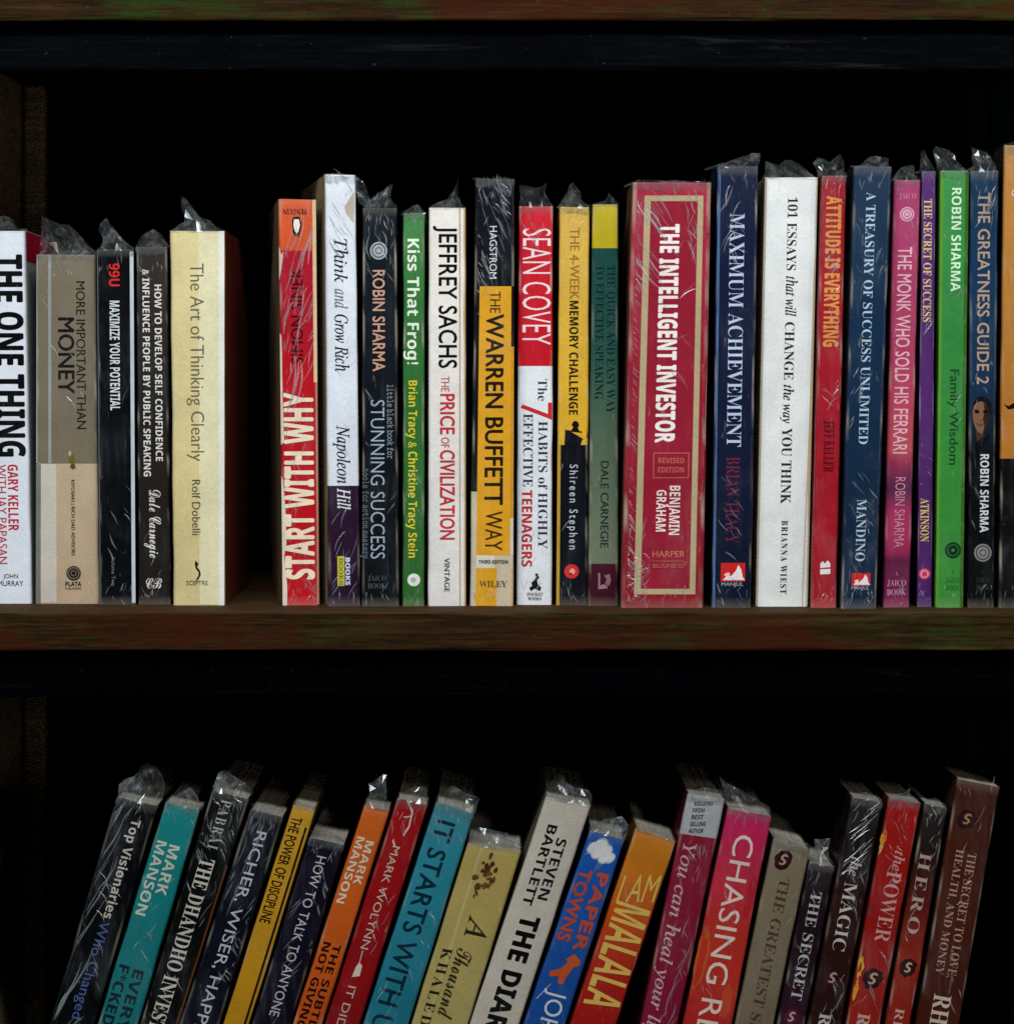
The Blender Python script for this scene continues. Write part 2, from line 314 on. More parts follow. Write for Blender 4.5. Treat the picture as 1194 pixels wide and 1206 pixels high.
# ---------------------------------------------------------------- one book
GROUP_TOP = 'books standing on the upper shelf'; GROUP_LOW = 'books leaning on the lower shelf'
def book(tl, tr, bl, br, segs, items, label, Y0=0.0, depth=0.128, yaw=0.0, side=None, side2=None, wrap=1, tuft=None, group=GROUP_TOP,
         r=0.0015, hard=False, wear=(190, 180, 160), seed=0, name='book', deep=0.022, cre=None, sideband=None):
    rr = random.Random(seed * 77 + 5)
    ctl, ctr, cbl, cbr = [P(p[0], p[1], Y0) for p in (tl, tr, bl, br)]
    base = (cbl + cbr) / 2; base.z = min(cbl.z, cbr.z)
    root = bpy.data.objects.new(name, None); COL.objects.link(root); root.location = base; root.rotation_euler = (0, 0, math.radians(yaw))
    root.empty_display_size = 0.01
    root['label'] = label; root['category'] = 'book'; root['group'] = group
    for c in (ctl, ctr, cbl, cbr): c -= base
    width = (ctr - ctl).length; length = (cbl - ctl).length
    def Q(u, v, d=0.0):
        p = (ctl * (1 - v) + ctr * v) * (1 - u) + (cbl * (1 - v) + cbr * v) * u
        return Vector((p.x, d, p.z))
    def yat(v): return tl[1] + (tr[1] - tl[1]) * v, bl[1] + (br[1] - bl[1]) * v
    def uof(y, v=0.5):
        a, b = yat(v); return (y - a) / (b - a)
    # spine -----------------------------------------------------------
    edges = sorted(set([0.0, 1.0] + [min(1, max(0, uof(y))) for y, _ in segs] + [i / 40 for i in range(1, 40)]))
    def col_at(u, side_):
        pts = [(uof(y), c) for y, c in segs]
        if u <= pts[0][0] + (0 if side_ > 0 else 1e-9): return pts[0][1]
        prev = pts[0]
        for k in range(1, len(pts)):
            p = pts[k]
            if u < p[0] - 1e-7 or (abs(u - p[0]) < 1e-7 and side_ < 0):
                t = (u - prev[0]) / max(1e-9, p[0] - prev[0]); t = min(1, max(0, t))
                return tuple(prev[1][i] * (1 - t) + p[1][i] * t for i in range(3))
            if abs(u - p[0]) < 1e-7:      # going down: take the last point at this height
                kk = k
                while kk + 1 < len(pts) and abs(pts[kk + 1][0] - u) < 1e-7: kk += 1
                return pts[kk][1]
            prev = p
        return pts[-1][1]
    rv = r / width
    prof = [(0, 2.2 * r), (0.0, r), (0.12 * rv, 0.52 * r), (0.48 * rv, 0.14 * r), (rv, 0), (1 - rv, 0), (1 - 0.48 * rv, 0.14 * r), (1 - 0.12 * rv, 0.52 * r), (1.0, r), (1.0, 2.2 * r)]
    V = []; F = []; C = []
    n = len(prof)
    for i, u in enumerate(edges):
        wl = noise.noise(Vector((u * 9, seed * 3.3, 0))) * 0.00035; wr_ = noise.noise(Vector((u * 9, seed * 3.3, 7))) * 0.00035
        for (v, d) in prof:
            p = Q(u, v, d); p.x += (wl * (1 - v) + wr_ * v) if (v < rv * 0.9 or v > 1 - rv * 0.9) else 0
            if i == 0 and 0.001 < v < 0.999: p.z -= 0.0001 + 0.0003 * rr.random()
            V.append(p)
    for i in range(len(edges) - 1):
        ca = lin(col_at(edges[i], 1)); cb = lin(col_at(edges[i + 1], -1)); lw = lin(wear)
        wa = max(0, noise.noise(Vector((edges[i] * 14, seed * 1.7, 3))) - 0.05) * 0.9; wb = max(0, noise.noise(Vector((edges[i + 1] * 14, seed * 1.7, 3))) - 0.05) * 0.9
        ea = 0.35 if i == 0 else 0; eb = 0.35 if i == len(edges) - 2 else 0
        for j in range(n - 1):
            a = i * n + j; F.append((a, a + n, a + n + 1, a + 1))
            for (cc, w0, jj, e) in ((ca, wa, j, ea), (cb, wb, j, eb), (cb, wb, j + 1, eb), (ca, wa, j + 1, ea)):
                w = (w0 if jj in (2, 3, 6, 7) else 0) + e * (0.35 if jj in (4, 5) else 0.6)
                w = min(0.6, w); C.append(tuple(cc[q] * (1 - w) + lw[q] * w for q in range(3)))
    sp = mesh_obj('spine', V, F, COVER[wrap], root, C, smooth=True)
    # covers and page block -------------------------------------------
    mid = segs[len(segs) // 2][1]
    t = 0.0022 if hard else 0.0005
    def box(nm, v0, v1, d0, d1, u0, u1, mat, col):
        vs = [Q(u, v, d) for u in (u0, u1) for v, d in ((v0, d0), (v1, d0), (v1, d1), (v0, d1))]
        fs = [(0, 1, 2, 3), (7, 6, 5, 4), (0, 4, 5, 1), (1, 5, 6, 2), (2, 6, 7, 3), (3, 7, 4, 0)]
        return mesh_obj(nm, vs, fs, mat, root, [lin(col)] * 24 if col else None)
    tv = t / width
    box('cover', 0.0, tv, 2.2 * r, depth, 0, 1, COVER[0 if wrap == 0 else 1], side or mid)
    box('cover', 1 - tv, 1.0, 2.2 * r, depth, 0, 1, COVER[0 if wrap == 0 else 1], side2 or side or mid)
    if sideband:
        ya, yb, c_ = sideband; e = 1 + 0.00025 / width
        mesh_obj('cover_band', [Q(uof(ya, 1), e, 0.003), Q(uof(ya, 1), e, 0.10), Q(uof(yb, 1), e, 0.10), Q(uof(yb, 1), e, 0.003)], [(0, 1, 2, 3)], COVER[0], root, [lin(c_)] * 4)
    ov = 0.003 if hard else 0.0004
    # pages, with the fore edge a little uneven
    vs = []; fs = []; K = 13
    for i in range(K + 1):
        v = tv + (1 - 2 * tv) * i / K
        e = rr.uniform(0, 0.0006)
        for u, d in ((ov / length + e / length * 0.6, 0.0010), (ov / length + e / length, depth - 0.002 - e), (1 - ov / length, depth - 0.002 - e), (1 - ov / length, 0.0010)):
            vs.append(Q(u, v, d))
    for i in range(K):
        for j in range(4):
            a = i * 4 + j; b = i * 4 + (j + 1) % 4; fs.append((a, b, b + 4, a + 4))
    fs += [(3, 2, 1, 0), (K * 4, K * 4 + 1, K * 4 + 2, K * 4 + 3)]
    mesh_obj('pages', vs, fs, PAGES, root)
    # print on the spine ----------------------------------------------
    layer = 0
    for it in items:
        layer += 1
        if it[0] == 'P':
            V = []; F = []; C = []
            for k, (poly, col) in enumerate(it[2]):
                dd = -(0.00005 + 0.00003 * layer + 0.00004 * k); o = len(V)
                for (v, y) in poly: V.append(Q(uof(y, v), v, dd + (0.0004 if (v < rv * 0.5 or v > 1 - rv * 0.5) else 0)))
                for tri in earclip(poly):
                    F.append(tuple(o + q for q in tri)); C += [lin(col)] * 3
            mesh_obj(it[1], V, F, COVER[wrap], root, C)
        else:
            kind, nm, s, style, y0, y1, a, b, col, flip = it
            vs, fs, cap = text_mesh(s, style)
            xs = [v.x for v in vs]; x0, x1 = min(xs), max(xs); dd = -(0.00010 + 0.00003 * layer)
            vm = (a + b) / 2; V = []; nv = len(vs); nf = list(fs)
            fat = FAT.get(style, 0)
            pts = [(q.x, q.y, 0) for q in vs]
            if fat:
                for kk, (ax, ay) in enumerate(((fat, 0), (-fat, 0), (0, fat), (0, -fat))):
                    pts += [(q.x + ax, q.y + ay, kk + 1) for q in vs]
                    nf += [tuple(i_ + nv * (kk + 1) for i_ in f_) for f_ in fs]
            fs = nf; dd0 = dd
            for qx, qy, kk in pts:
                sx = (qx - x0) / (x1 - x0); ty = qy / cap; dd = dd0 - kk * 0.000004
                if kind == 'T':
                    if flip: v = b + (a - b) * ty; y = y1 + (y0 - y1) * sx
                    else: v = a + (b - a) * ty; y = y0 + (y1 - y0) * sx
                    V.append(Q(uof(y, vm), v, dd))
                else:
                    if flip: v = b + (a - b) * sx; y = y0 + (y1 - y0) * ty
                    else: v = a + (b - a) * sx; y = y1 + (y0 - y1) * ty
                    V.append(Q(uof(y, v), v, dd))
            mesh_obj(nm, V, fs, COVER[wrap], root, [lin(col)] * sum(len(f) for f in fs))
    # creases standing up from the clinging film: (y0, y1, v0, v1, degrees from upright, spread, how many, length px)
    cl = list(cre or [])
    if wrap:
        y_a, y_b = tl[1] + 6, min(bl[1] - 4, 1230)
        for q in range(3 if wrap == 1 else 5):
            yc = rr.uniform(y_a, y_b); v0 = rr.choice((0.02, 0.55, 0.3)); cl.append((max(y_a, yc - 35), min(y_b, yc + 35), v0, v0 + 0.4, rr.choice((-32, 28, 40, -18)), 14, 3 if wrap == 1 else 5, 18))
        cl.append((min(bl[1], 1300) - 26, min(bl[1], 1300) - 3, 0.05, 0.95, 0, 70, 9 if wrap == 1 else 14, 11))
        cl.append((tl[1] + 3, tl[1] + 26, 0.05, 0.95, 0, 60, 6 if wrap == 1 else 10, 12))
    if cl:
        V = []; F = []
        pxw = width / S
        for (ya, yb, va, vb, ang, spr, cnt, ln) in cl:
            for q in range(cnt):
                a_ = math.radians(ang + rr.uniform(-spr, spr) * 0.5); L_ = ln * rr.uniform(0.45, 1.35); bend = rr.uniform(-0.12, 0.12) * L_
                yc, vc = rr.uniform(ya, yb), rr.uniform(va, vb); hw = rr.uniform(0.45, 1.0) * (0.85 + 0.015 * ln); hh = rr.uniform(0.00010, 0.00030)
                o = len(V); SG = 6
                for k in range(SG + 1):
                    t_ = k / SG; al = (t_ - 0.5) * L_; of = bend * (1 - (2 * t_ - 1) ** 2); taper = math.sin(math.pi * (0.06 + 0.88 * t_)) * rr.uniform(0.6, 1.0)
                    for sd in (-1, 0, 1):
                        dx = al * math.sin(a_) + (of + sd * hw * taper) * math.cos(a_); dy = al * math.cos(a_) - (of + sd * hw * taper) * math.sin(a_)
                        v = min(1 - rv, max(rv, vc + dx / pxw)); V.append(Q(uof(yc + dy, v), v, -0.0003 - (hh * taper if sd == 0 else 0)))
                for k in range(SG):
                    for j in range(2):
                        a = o + k * 3 + j; F.append((a, a + 1, a + 4, a + 3))
        cr = mesh_obj('film_creases', V, F, CREASE, root, smooth=False); cr['kind'] = 'stuff'
    # loose film over the head of the book -----------------------------
    if tuft:
        M, K = 10, 3
        seglen = [0]
        for p, q in zip(tuft, tuft[1:]): seglen.append(seglen[-1] + math.hypot(q[0] - p[0], q[1] - p[1]))
        def outl(s):
            x = s * seglen[-1]
            for k in range(1, len(tuft)):
                if x <= seglen[k] + 1e-9:
                    t_ = (x - seglen[k - 1]) / max(1e-6, seglen[k] - seglen[k - 1])
                    return tuft[k - 1][0] * (1 - t_) + tuft[k][0] * t_, tuft[k - 1][1] * (1 - t_) + tuft[k][1] * t_
            return tuft[-1]
        V = []; F = []
        rd = 0.5 * deep
        rows = ([(-1.0, 0, 0)] if wrap else []) + [(0.0, 0, 0)] + [(k / K, 0, 0) for k in range(1, K + 1)] + [(1 - k / K, 1, 0) for k in range(1, K + 1)]
        uu = 2.2 / 478
        for (t_, bk, _) in rows:
            for i in range(M + 1):
                s = i / M
                ox, oy = outl(s)
                fr = Q(uu if not bk else 0.0, min(1.0, max(0.0, s)), -0.0006 if not bk else deep)
                tip = P(ox, oy, Y0) - base; tip = Vector((tip.x, rd * 0.6 + 0.35 * rd * math.sin(s * 9 + seed), tip.z))
                if t_ < 0:          # a hem of film clinging to the top of the spine
                    hem = (-t_) * (0.0022 + 0.0035 * abs(noise.noise(Vector((s * 4, seed, 1)))))
                    fr = Q(uu + hem / length, min(1.0, max(0.0, s)), -0.0004 - rr.random() * 0.0001); t0_ = t_; V.append(fr); continue
                p = fr * (1 - t_) + tip * t_
                jt = (1 if 0 < t_ < 1 else 0.25 if t_ == 1 else 0.08)
                p += Vector((rr.uniform(-1, 1) * 0.0008, rr.uniform(-1, 1) * 0.0032, rr.uniform(-1, 1) * 0.0008)) * jt
                if not bk and t_ == 0: p.y = -0.0006
                if bk and t_ == 0: p.z += 0.0004
                V.append(p)
        nr = len(rows)
        for k in range(nr - 1):
            for i in range(M):
                a = k * (M + 1) + i
                if rr.random() < 0.5: F += [(a, a + 1, a + M + 2), (a, a + M + 2, a + M + 1)]
                else: F += [(a, a + 1, a + M + 1), (a + 1, a + M + 2, a + M + 1)]
        mesh_obj('plastic_wrap', V, F, FILM, root)
    return root

K_ = (22, 22, 24); WH = (225, 225, 222)
def top(tlx, trx, ty, blx, brx, by, segs, items, label, **kw):
    Y0 = D * (711 - VY) / (by - VY) - D       # how far forward the book stands, from where its foot meets the shelf
    book((tlx, ty), (trx, ty), (blx, by), (brx, by), segs, items, label, Y0=Y0, **kw)
TT, AU, PB = 'title_lettering', 'author_lettering', 'publisher_lettering'

# ---------------------------------------------------------------- upper shelf, left to right
top(-20, 29, 271, -14, 37, 711.01, [(271, (205, 210, 218))], [
    T(TT, 'THE ONE THING', 'black', 300, 537, .27, .91, (14, 14, 18)),
    T(AU, 'GARY KELLER', 'bold', 547, 625, .50, .74, (176, 28, 46)), T(AU, 'WITH JAY PAPASAN', 'sans', 547, 664, .25, .46, (176, 50, 62)),
    H(PB, 'JOHN', 'sans', 676, 681, .36, .70, (50, 50, 55)), H(PB, 'MURRAY', 'sans', 684, 690, .24, .82, (50, 50, 55))],
    'white book with thick black title over red author names, cut by the left picture edge', side=(150, 152, 150), sideband=(272, 306, (150, 12, 40)), seed=1, wrap=0,
    tuft=[(-18, 262), (0, 253), (12, 256), (16, 268), (29, 269)])
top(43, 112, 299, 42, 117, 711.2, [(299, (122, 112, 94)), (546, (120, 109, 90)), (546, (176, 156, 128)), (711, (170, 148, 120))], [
    Bd(300, 545.5, .0, .25, (138, 142, 138)), Bd(546.5, 710, .08, .33, (186, 178, 166)), Bd(546.5, 711, .0, .08, (120, 122, 114)),  # shading across the rounded spine, painted as flat bands
    T(TT, 'MORE IMPORTANT THAN', 'sans', 331, 505, .67, .82, (42, 40, 38)), T(TT, 'MONEY', 'med', 374, 463, .37, .63, (26, 24, 24)),
    PG('ornament_print', blob(541, .58, .055, 7, (110, 104, 30), 3), blob(534, .55, .03, 4, (158, 150, 110), 4), blob(549, .60, .05, 4, (90, 92, 36), 6)),
    T(AU, 'KIYOSAKI | RICH DAD ADVISORS', 'sans', 565, 654, .57, .625, (70, 60, 48)),
    emblem(675, .60, 8.5, 74, (40, 36, 32), (120, 105, 84)), H(PB, 'PLATA', 'bold', 685, 690, .47, .72, (50, 45, 38)), H(PB, 'PUBLISHING', 'sans', 691.5, 694, .47, .72, (60, 54, 45))],
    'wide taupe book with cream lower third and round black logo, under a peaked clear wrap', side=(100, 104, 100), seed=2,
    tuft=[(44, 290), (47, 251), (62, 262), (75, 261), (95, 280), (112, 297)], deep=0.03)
top(114, 157, 293, 117.5, 159.5, 712, [(293, (12, 16, 20))], [
    Bd(296, 710, .90, 1.0, (176, 184, 192), 'page_edge_strip'), Bd(294, 712, .0, .03, (90, 100, 104), 'page_edge_strip'),
    T(TT, '99U', 'bold', 310, 337, .33, .62, (196, 40, 40)), T(TT, 'MAXIMIZE YOUR POTENTIAL', 'bold', 354, 483, .34, .61, (196, 202, 202)),
    T(AU, 'Volume Two', 'sans', 656, 690, .34, .44, (120, 120, 120))],
    'black book with white condensed title below short red lettering, beside the wide taupe book', seed=3, side=(12, 16, 20),
    tuft=[(114, 291), (125, 282), (112, 268), (121, 254), (135, 272), (148, 286), (156, 291)])
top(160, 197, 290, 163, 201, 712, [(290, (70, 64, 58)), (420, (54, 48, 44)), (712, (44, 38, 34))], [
    T(TT, 'HOW TO DEVELOP SELF CONFIDENCE', 'bold', 335, 543, .58, .80, (206, 202, 196)), T(TT, '& INFLUENCE PEOPLE BY PUBLIC SPEAKING', 'bold', 317, 561, .20, .42, (206, 202, 196)),
    T(AU, 'Dale Carnegie', 'script', 577, 657, .36, .72, (214, 210, 204)), H(PB, 'CB', 'script', 681, 693, .24, .74, (200, 196, 190))],
    'dark brown grey book with two white title lines and white handwritten author name', seed=4, side=(40, 36, 32),
    tuft=[(160, 289), (165, 275), (178, 268), (190, 276), (197, 289)])
top(200, 264, 271, 204, 264, 713, [(271, (206, 192, 140)), (713, (196, 180, 128))], [
    Bd(273, 712, .52, .90, (210, 202, 164)), Bd(272, 713, .90, 1.0, (214, 214, 208)),
    T(TT, 'The Art of Thinking Clearly', 'light', 310, 543, .37, .62, (112, 108, 88)), T(AU, 'Rolf Dobelli', 'light', 565, 630, .38, .54, (92, 90, 74)),
    PG('publisher_logo', ([(.44, 660), (.50, 664), (.47, 668), (.53, 672), (.545, 677), (.50, 682), (.44, 684), (.50, 678), (.505, 674), (.44, 669), (.43, 664)], (34, 32, 28))),
    H(PB, 'SCEPTRE', 'sans', 684, 689, .26, .68, (96, 90, 66))],
    'cream yellow book with thin grey title and small black squiggle, left of the empty gap', seed=5, side=(110, 44, 30), wrap=0, r=0.002,
    tuft=[(200, 270), (212, 262), (225, 255), (209, 250), (212, 225), (222, 240), (230, 253), (245, 258), (252, 269)])
top(328, 372, 234, 333, 376, 713, [(234, (196, 80, 40)), (295, (190, 76, 38)), (295, (158, 24, 42)), (400, (156, 20, 34)), (450, (172, 16, 28)), (713, (176, 16, 26))], [
    Bd(235, 450, .90, 1.0, (206, 176, 140), 'page_edge_strip'), Bd(450, 712, .94, 1.0, (176, 120, 96), 'page_edge_strip'),
    H(PB, 'PENGUIN', 'serifb', 246, 252, .12, .76, (48, 26, 22), True),
    PG('publisher_logo', ([(.36, 258), (.41, 255), (.55, 255), (.60, 259), (.61, 266), (.57, 273), (.53, 278), (.43, 278), (.38, 273), (.35, 266)], (40, 26, 24)),
       ([(.41, 258), (.54, 258), (.57, 265), (.52, 273), (.48, 275), (.43, 272), (.39, 265)], (222, 214, 202))),
    T(AU, 'SIMON SINEK', 'sans', 315, 428, .30, .62, (84, 8, 16), True),
    T(TT, 'START WITH WHY', 'black', 463, 682, .10, .86, (226, 208, 182), True),
    PG('worn_edge', ([(0, 392), (.04, 396), (.06, 470), (.09, 520), (0, 524)], (200, 186, 164)), ([(0, 560), (.05, 566), (.10, 600), (.12, 640), (.05, 655), (.13, 690), (.12, 713), (0, 713)], (206, 196, 178)),
       ([(0, 290), (.06, 300), (.12, 296), (.05, 318), (0, 330)], (200, 170, 160)))],
    'red book shelved upside down, orange block at top, big cream letters, by the gap', seed=6, cre=[(275, 460, .1, .9, -14, 14, 22, 60), (320, 700, .05, .5, -8, 20, 26, 16)], side=(120, 100, 74), side2=(60, 20, 20), wrap=2, yaw=7)
top(383, 419, 205, 387, 425, 714, [(205, (212, 216, 222)), (572, (206, 212, 220)), (572, (58, 30, 62)), (714, (52, 26, 56))], [
    T(TT, 'Think', 'ital', 281, 333, .27, .68, (36, 36, 44)), T(TT, 'and', 'ital', 340, 363, .27, .68, (120, 120, 126)), T(TT, 'Grow Rich', 'ital', 370, 437, .27, .68, (36, 36, 44)),
    T(AU, 'Napoleon', 'ital', 501, 569, .30, .70, (40, 40, 50)), T(AU, 'Hill', 'ital', 575, 600, .30, .70, (216, 216, 222)),
    PG('tape_print', ([(.62, 243), (.86, 229), (.94, 226), (.90, 262), (.82, 258), (.66, 250)], (176, 164, 150))),
    PG('publisher_logo', ([(.28, 655), (.50, 655), (.50, 690), (.28, 690)], (186, 176, 60)), ([(.50, 655), (.70, 655), (.70, 690), (.50, 690)], (46, 46, 92))),
    T(PB, 'BOOKS', 'black', 657, 689, .53, .67, (196, 196, 214)), T(PB, 'BOOKS', 'mono', 657, 689, .33, .45, (96, 90, 40))],
    'tall white book with italic black title and dark purple foot', cre=[(208, 300, .1, .9, 32, 12, 18, 32), (600, 700, .1, .9, -30, 30, 12, 22)], seed=7, side=(150, 132, 98), side2=(20, 26, 44), wrap=1, yaw=9.5, depth=0.122,
    tuft=[(383, 204), (400, 203.5), (419, 205), (430, 214), (441, 244), (430, 243), (423, 238)], deep=0.012)
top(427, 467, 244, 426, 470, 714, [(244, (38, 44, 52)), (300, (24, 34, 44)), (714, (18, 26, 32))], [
    emblem(295, .47, 10.5, 42, (158, 164, 168), (96, 104, 110)),
    T(AU, 'ROBIN SHARMA', 'med', 318, 437, .30, .64, (190, 146, 124)), T(TT, 'little black book for', 'mono', 453, 540, .70, .86, (130, 142, 150)),
    T(TT, 'STUNNING SUCCESS', 'light', 471, 658, .24, .62, (150, 164, 176)), T(TT, 'tools for action mastery', 'mono', 552, 658, .02, .18, (104, 116, 124)),
    H(PB, 'JAICO', 'serif', 678, 684, .16, .66, (88, 96, 100)), H(PB, 'BOOK', 'serif', 687, 693, .16, .66, (88, 96, 100))],
    'dark navy book with round grey emblem and peach author name', cre=[(250, 330, .1, .95, 12, 60, 18, 20)], seed=8, wrap=1, side=(16, 20, 26),
    tuft=[(427, 243), (440, 228), (450, 225), (462, 212), (456, 227), (467, 242)])
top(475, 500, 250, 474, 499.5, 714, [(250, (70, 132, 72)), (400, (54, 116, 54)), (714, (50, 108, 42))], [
    T(TT, 'Kiss That Frog!', 'bold', 281, 429, .20, .74, (216, 226, 206)), T(AU, 'Brian Tracy & Christine Tracy Stein', 'bold', 448, 657, .26, .66, (204, 186, 50)),
    PG('publisher_logo', circ(683, .52, 7.5, 25, (210, 216, 206)), circ(683, .5, 3, 25, (160, 172, 156)))],
    'narrow green book with white title and yellow authors', seed=9, wrap=1, side=(30, 60, 28),
    tuft=[(475, 249), (470, 252), (485, 240), (490, 237), (500, 249)])
top(505, 548, 244, 504, 548.5, 714, [(244, (220, 214, 204)), (714, (208, 204, 200))], [
    Bd(245, 714, .83, 1.0, (168, 138, 98), 'worn_edge_strip'),
    T(TT, 'JEFFREY SACHS', 'med', 266, 433, .28, .76, (24, 24, 28)), T(TT, 'THE', 'sans', 443, 461, .34, .56, (180, 62, 62)),
    T(TT, 'PRICE', 'med', 464, 511, .32, .70, (186, 40, 46)), T(TT, 'OF', 'sans', 515, 527, .34, .56, (180, 62, 62)),
    T(TT, 'CIVILIZATION', 'med', 530, 635, .32, .70, (186, 40, 46)), T(PB, 'VINTAGE', 'sans', 657, 697, .43, .57, (74, 74, 80))],
    'white book with tall black author name, red title and tan right edge', seed=10, wrap=0, side=(150, 140, 120),
    tuft=[(505, 243), (520, 236), (532, 232), (540, 205), (538, 230), (548, 243)])
top(560, 606, 210, 553, 604, 714, [(210, (22, 30, 42)), (337, (24, 28, 36)), (579, (30, 28, 26)), (579, (190, 178, 152)), (714, (186, 172, 146))], [
    Bd(337, 654, .14, .93, (206, 148, 34)), Bd(408, 610, .93, 1.0, (196, 136, 28)), Bd(337, 408, .93, 1.0, (26, 24, 22)), Bd(610, 654, .93, 1.0, (196, 190, 176)),
    Bd(654, 669, .14, .98, (206, 200, 184)), Bd(669, 713.5, .14, .98, (204, 148, 26)), 
    T(AU, 'HAGSTROM', 'sans', 266, 328, .38, .56, (204, 206, 208)), T(TT, 'THE', 'light', 343, 368, .40, .66, (76, 52, 16)),
    T(TT, 'WARREN BUFFETT', 'med', 370, 594, .32, .74, (44, 34, 18)), T(TT, 'WAY', 'light', 602, 648, .34, .74, (76, 52, 16)),
    H('edition_lettering', 'THIRD EDITION', 'bold', 659.5, 663.5, .20, .88, (60, 54, 44)), H(PB, 'WILEY', 'serif', 684, 691, .22, .86, (96, 68, 14))],
    'tall black topped book with mustard yellow title panel and white band near its foot', cre=[(212, 330, .05, .75, 22, 12, 22, 36), (215, 250, .5, .95, 40, 20, 20, 14), (270, 330, .03, .25, 30, 30, 16, 8)], seed=11, wrap=2, side=(60, 54, 44),
    tuft=[(556, 209), (575, 207), (600, 208), (608, 214)], deep=0.03)
top(611, 651, 242, 608, 650, 712.5, [(242, (190, 30, 46)), (431, (182, 20, 34)), (431, (212, 216, 220)), (712, (208, 210, 212))], [
    T(AU, 'SEAN COVEY', 'light', 269, 406, .12, .94, (228, 206, 206)),
    T(TT, 'The', 'serif', 446, 472, .58, .84, (60, 66, 84)), T(TT, '7', 'italb', 474, 494, .10, .98, (190, 30, 40)), T(TT, 'HABITS of HIGHLY', 'serif', 496, 646, .60, .86, (60, 66, 84)),
    T(TT, 'EFFECTIVE', 'serif', 487, 573, .17, .44, (60, 66, 84)), T(TT, 'TEENAGERS', 'bold', 577, 667, .14, .43, (178, 36, 46)),
    PG('publisher_logo', ([(.52, 676), (.58, 675), (.64, 680), (.58, 683), (.60, 688), (.70, 692), (.66, 696), (.52, 693), (.40, 696), (.36, 692), (.44, 690), (.42, 686), (.50, 683), (.55, 679)], (34, 34, 38))),
    H(PB, 'POCKET', 'serifb', 698, 701.5, .30, .74, (80, 80, 86)), H(PB, 'BOOKS', 'serifb', 703, 706.5, .33, .70, (80, 80, 86))],
    'book with red upper half, white lower half and a big red numeral seven', seed=12, wrap=1, side=(140, 30, 36),
    tuft=[(611, 240), (614, 225), (608, 215), (625, 218), (635, 222), (645, 212), (640, 225), (651, 240)])
top(659, 694, 243, 655, 692, 713, [(243, (200, 164, 74)), (500, (206, 158, 40)), (524, (206, 160, 44)), (524, (20, 24, 34)), (713, (22, 26, 36))], [
    Bd(524, 713, .0, .10, (176, 140, 50), 'spine_panel'),
    PG('puzzle_piece_print', ([(.22, 524.5), (.24, 506), (.44, 507), (.50, 503), (.45, 500), (.50, 496.5), (.58, 495.5), (.66, 497), (.70, 500.5), (.65, 504), (.72, 508), (.96, 507), (.98, 515), (.80, 518), (.74, 524.5)], (22, 24, 30))),
    T(TT, 'THE 4-WEEK', 'sans', 268, 352, .36, .67, (150, 100, 46)), T(TT, 'MEMORY CHALLENGE', 'bold', 354, 488, .36, .65, (52, 42, 24)),
    T(AU, 'Shireen Stephen', 'wide', 547, 647, .40, .66, (190, 194, 200)), PG('publisher_logo', circ(673, .48, 8.5, 36, (192, 44, 42)), blob(673, .50, .10, 4, (224, 150, 140), 9), circ(676, .46, 1.6, 36, (120, 20, 20), 8))],
    'book with yellow upper half, black lower half and jigsaw piece silhouette', seed=13, wrap=1, side=(130, 104, 40),
    tuft=[(655, 243), (667, 228), (672, 213), (684, 222), (685, 235), (696, 241)])
top(698, 728, 240, 692, 728, 713.5, [(240, (176, 158, 34)), (292, (172, 154, 24)), (292, (30, 84, 76)), (400, (40, 90, 80)), (500, (84, 106, 86)), (664, (112, 122, 98)), (664, (84, 28, 46)), (714, (74, 22, 40))], [
    T(TT, 'THE QUICK AND EASY WAY', 'serif', 312, 487, .58, .88, (18, 52, 48)), T(TT, 'TO EFFECTIVE SPEAKING', 'serif', 312, 470, .16, .46, (18, 52, 48)),
    T(AU, 'DALE CARNEGIE', 'sans', 543, 645, .40, .66, (34, 46, 42)),
    PG('publisher_logo', ([(.34, 675), (.40, 675), (.40, 690), (.50, 688), (.64, 690), (.64, 693), (.34, 694)], (150, 110, 118)), ([(.52, 678), (.72, 676), (.76, 684), (.70, 690), (.56, 688), (.62, 682)], (140, 96, 106)))],
    'narrow faded teal book with bright yellow head band and maroon foot band', seed=14, wrap=0, side=(90, 80, 20), side2=(60, 60, 24),
    tuft=[(698, 239), (715, 235), (718, 225), (729, 239)])
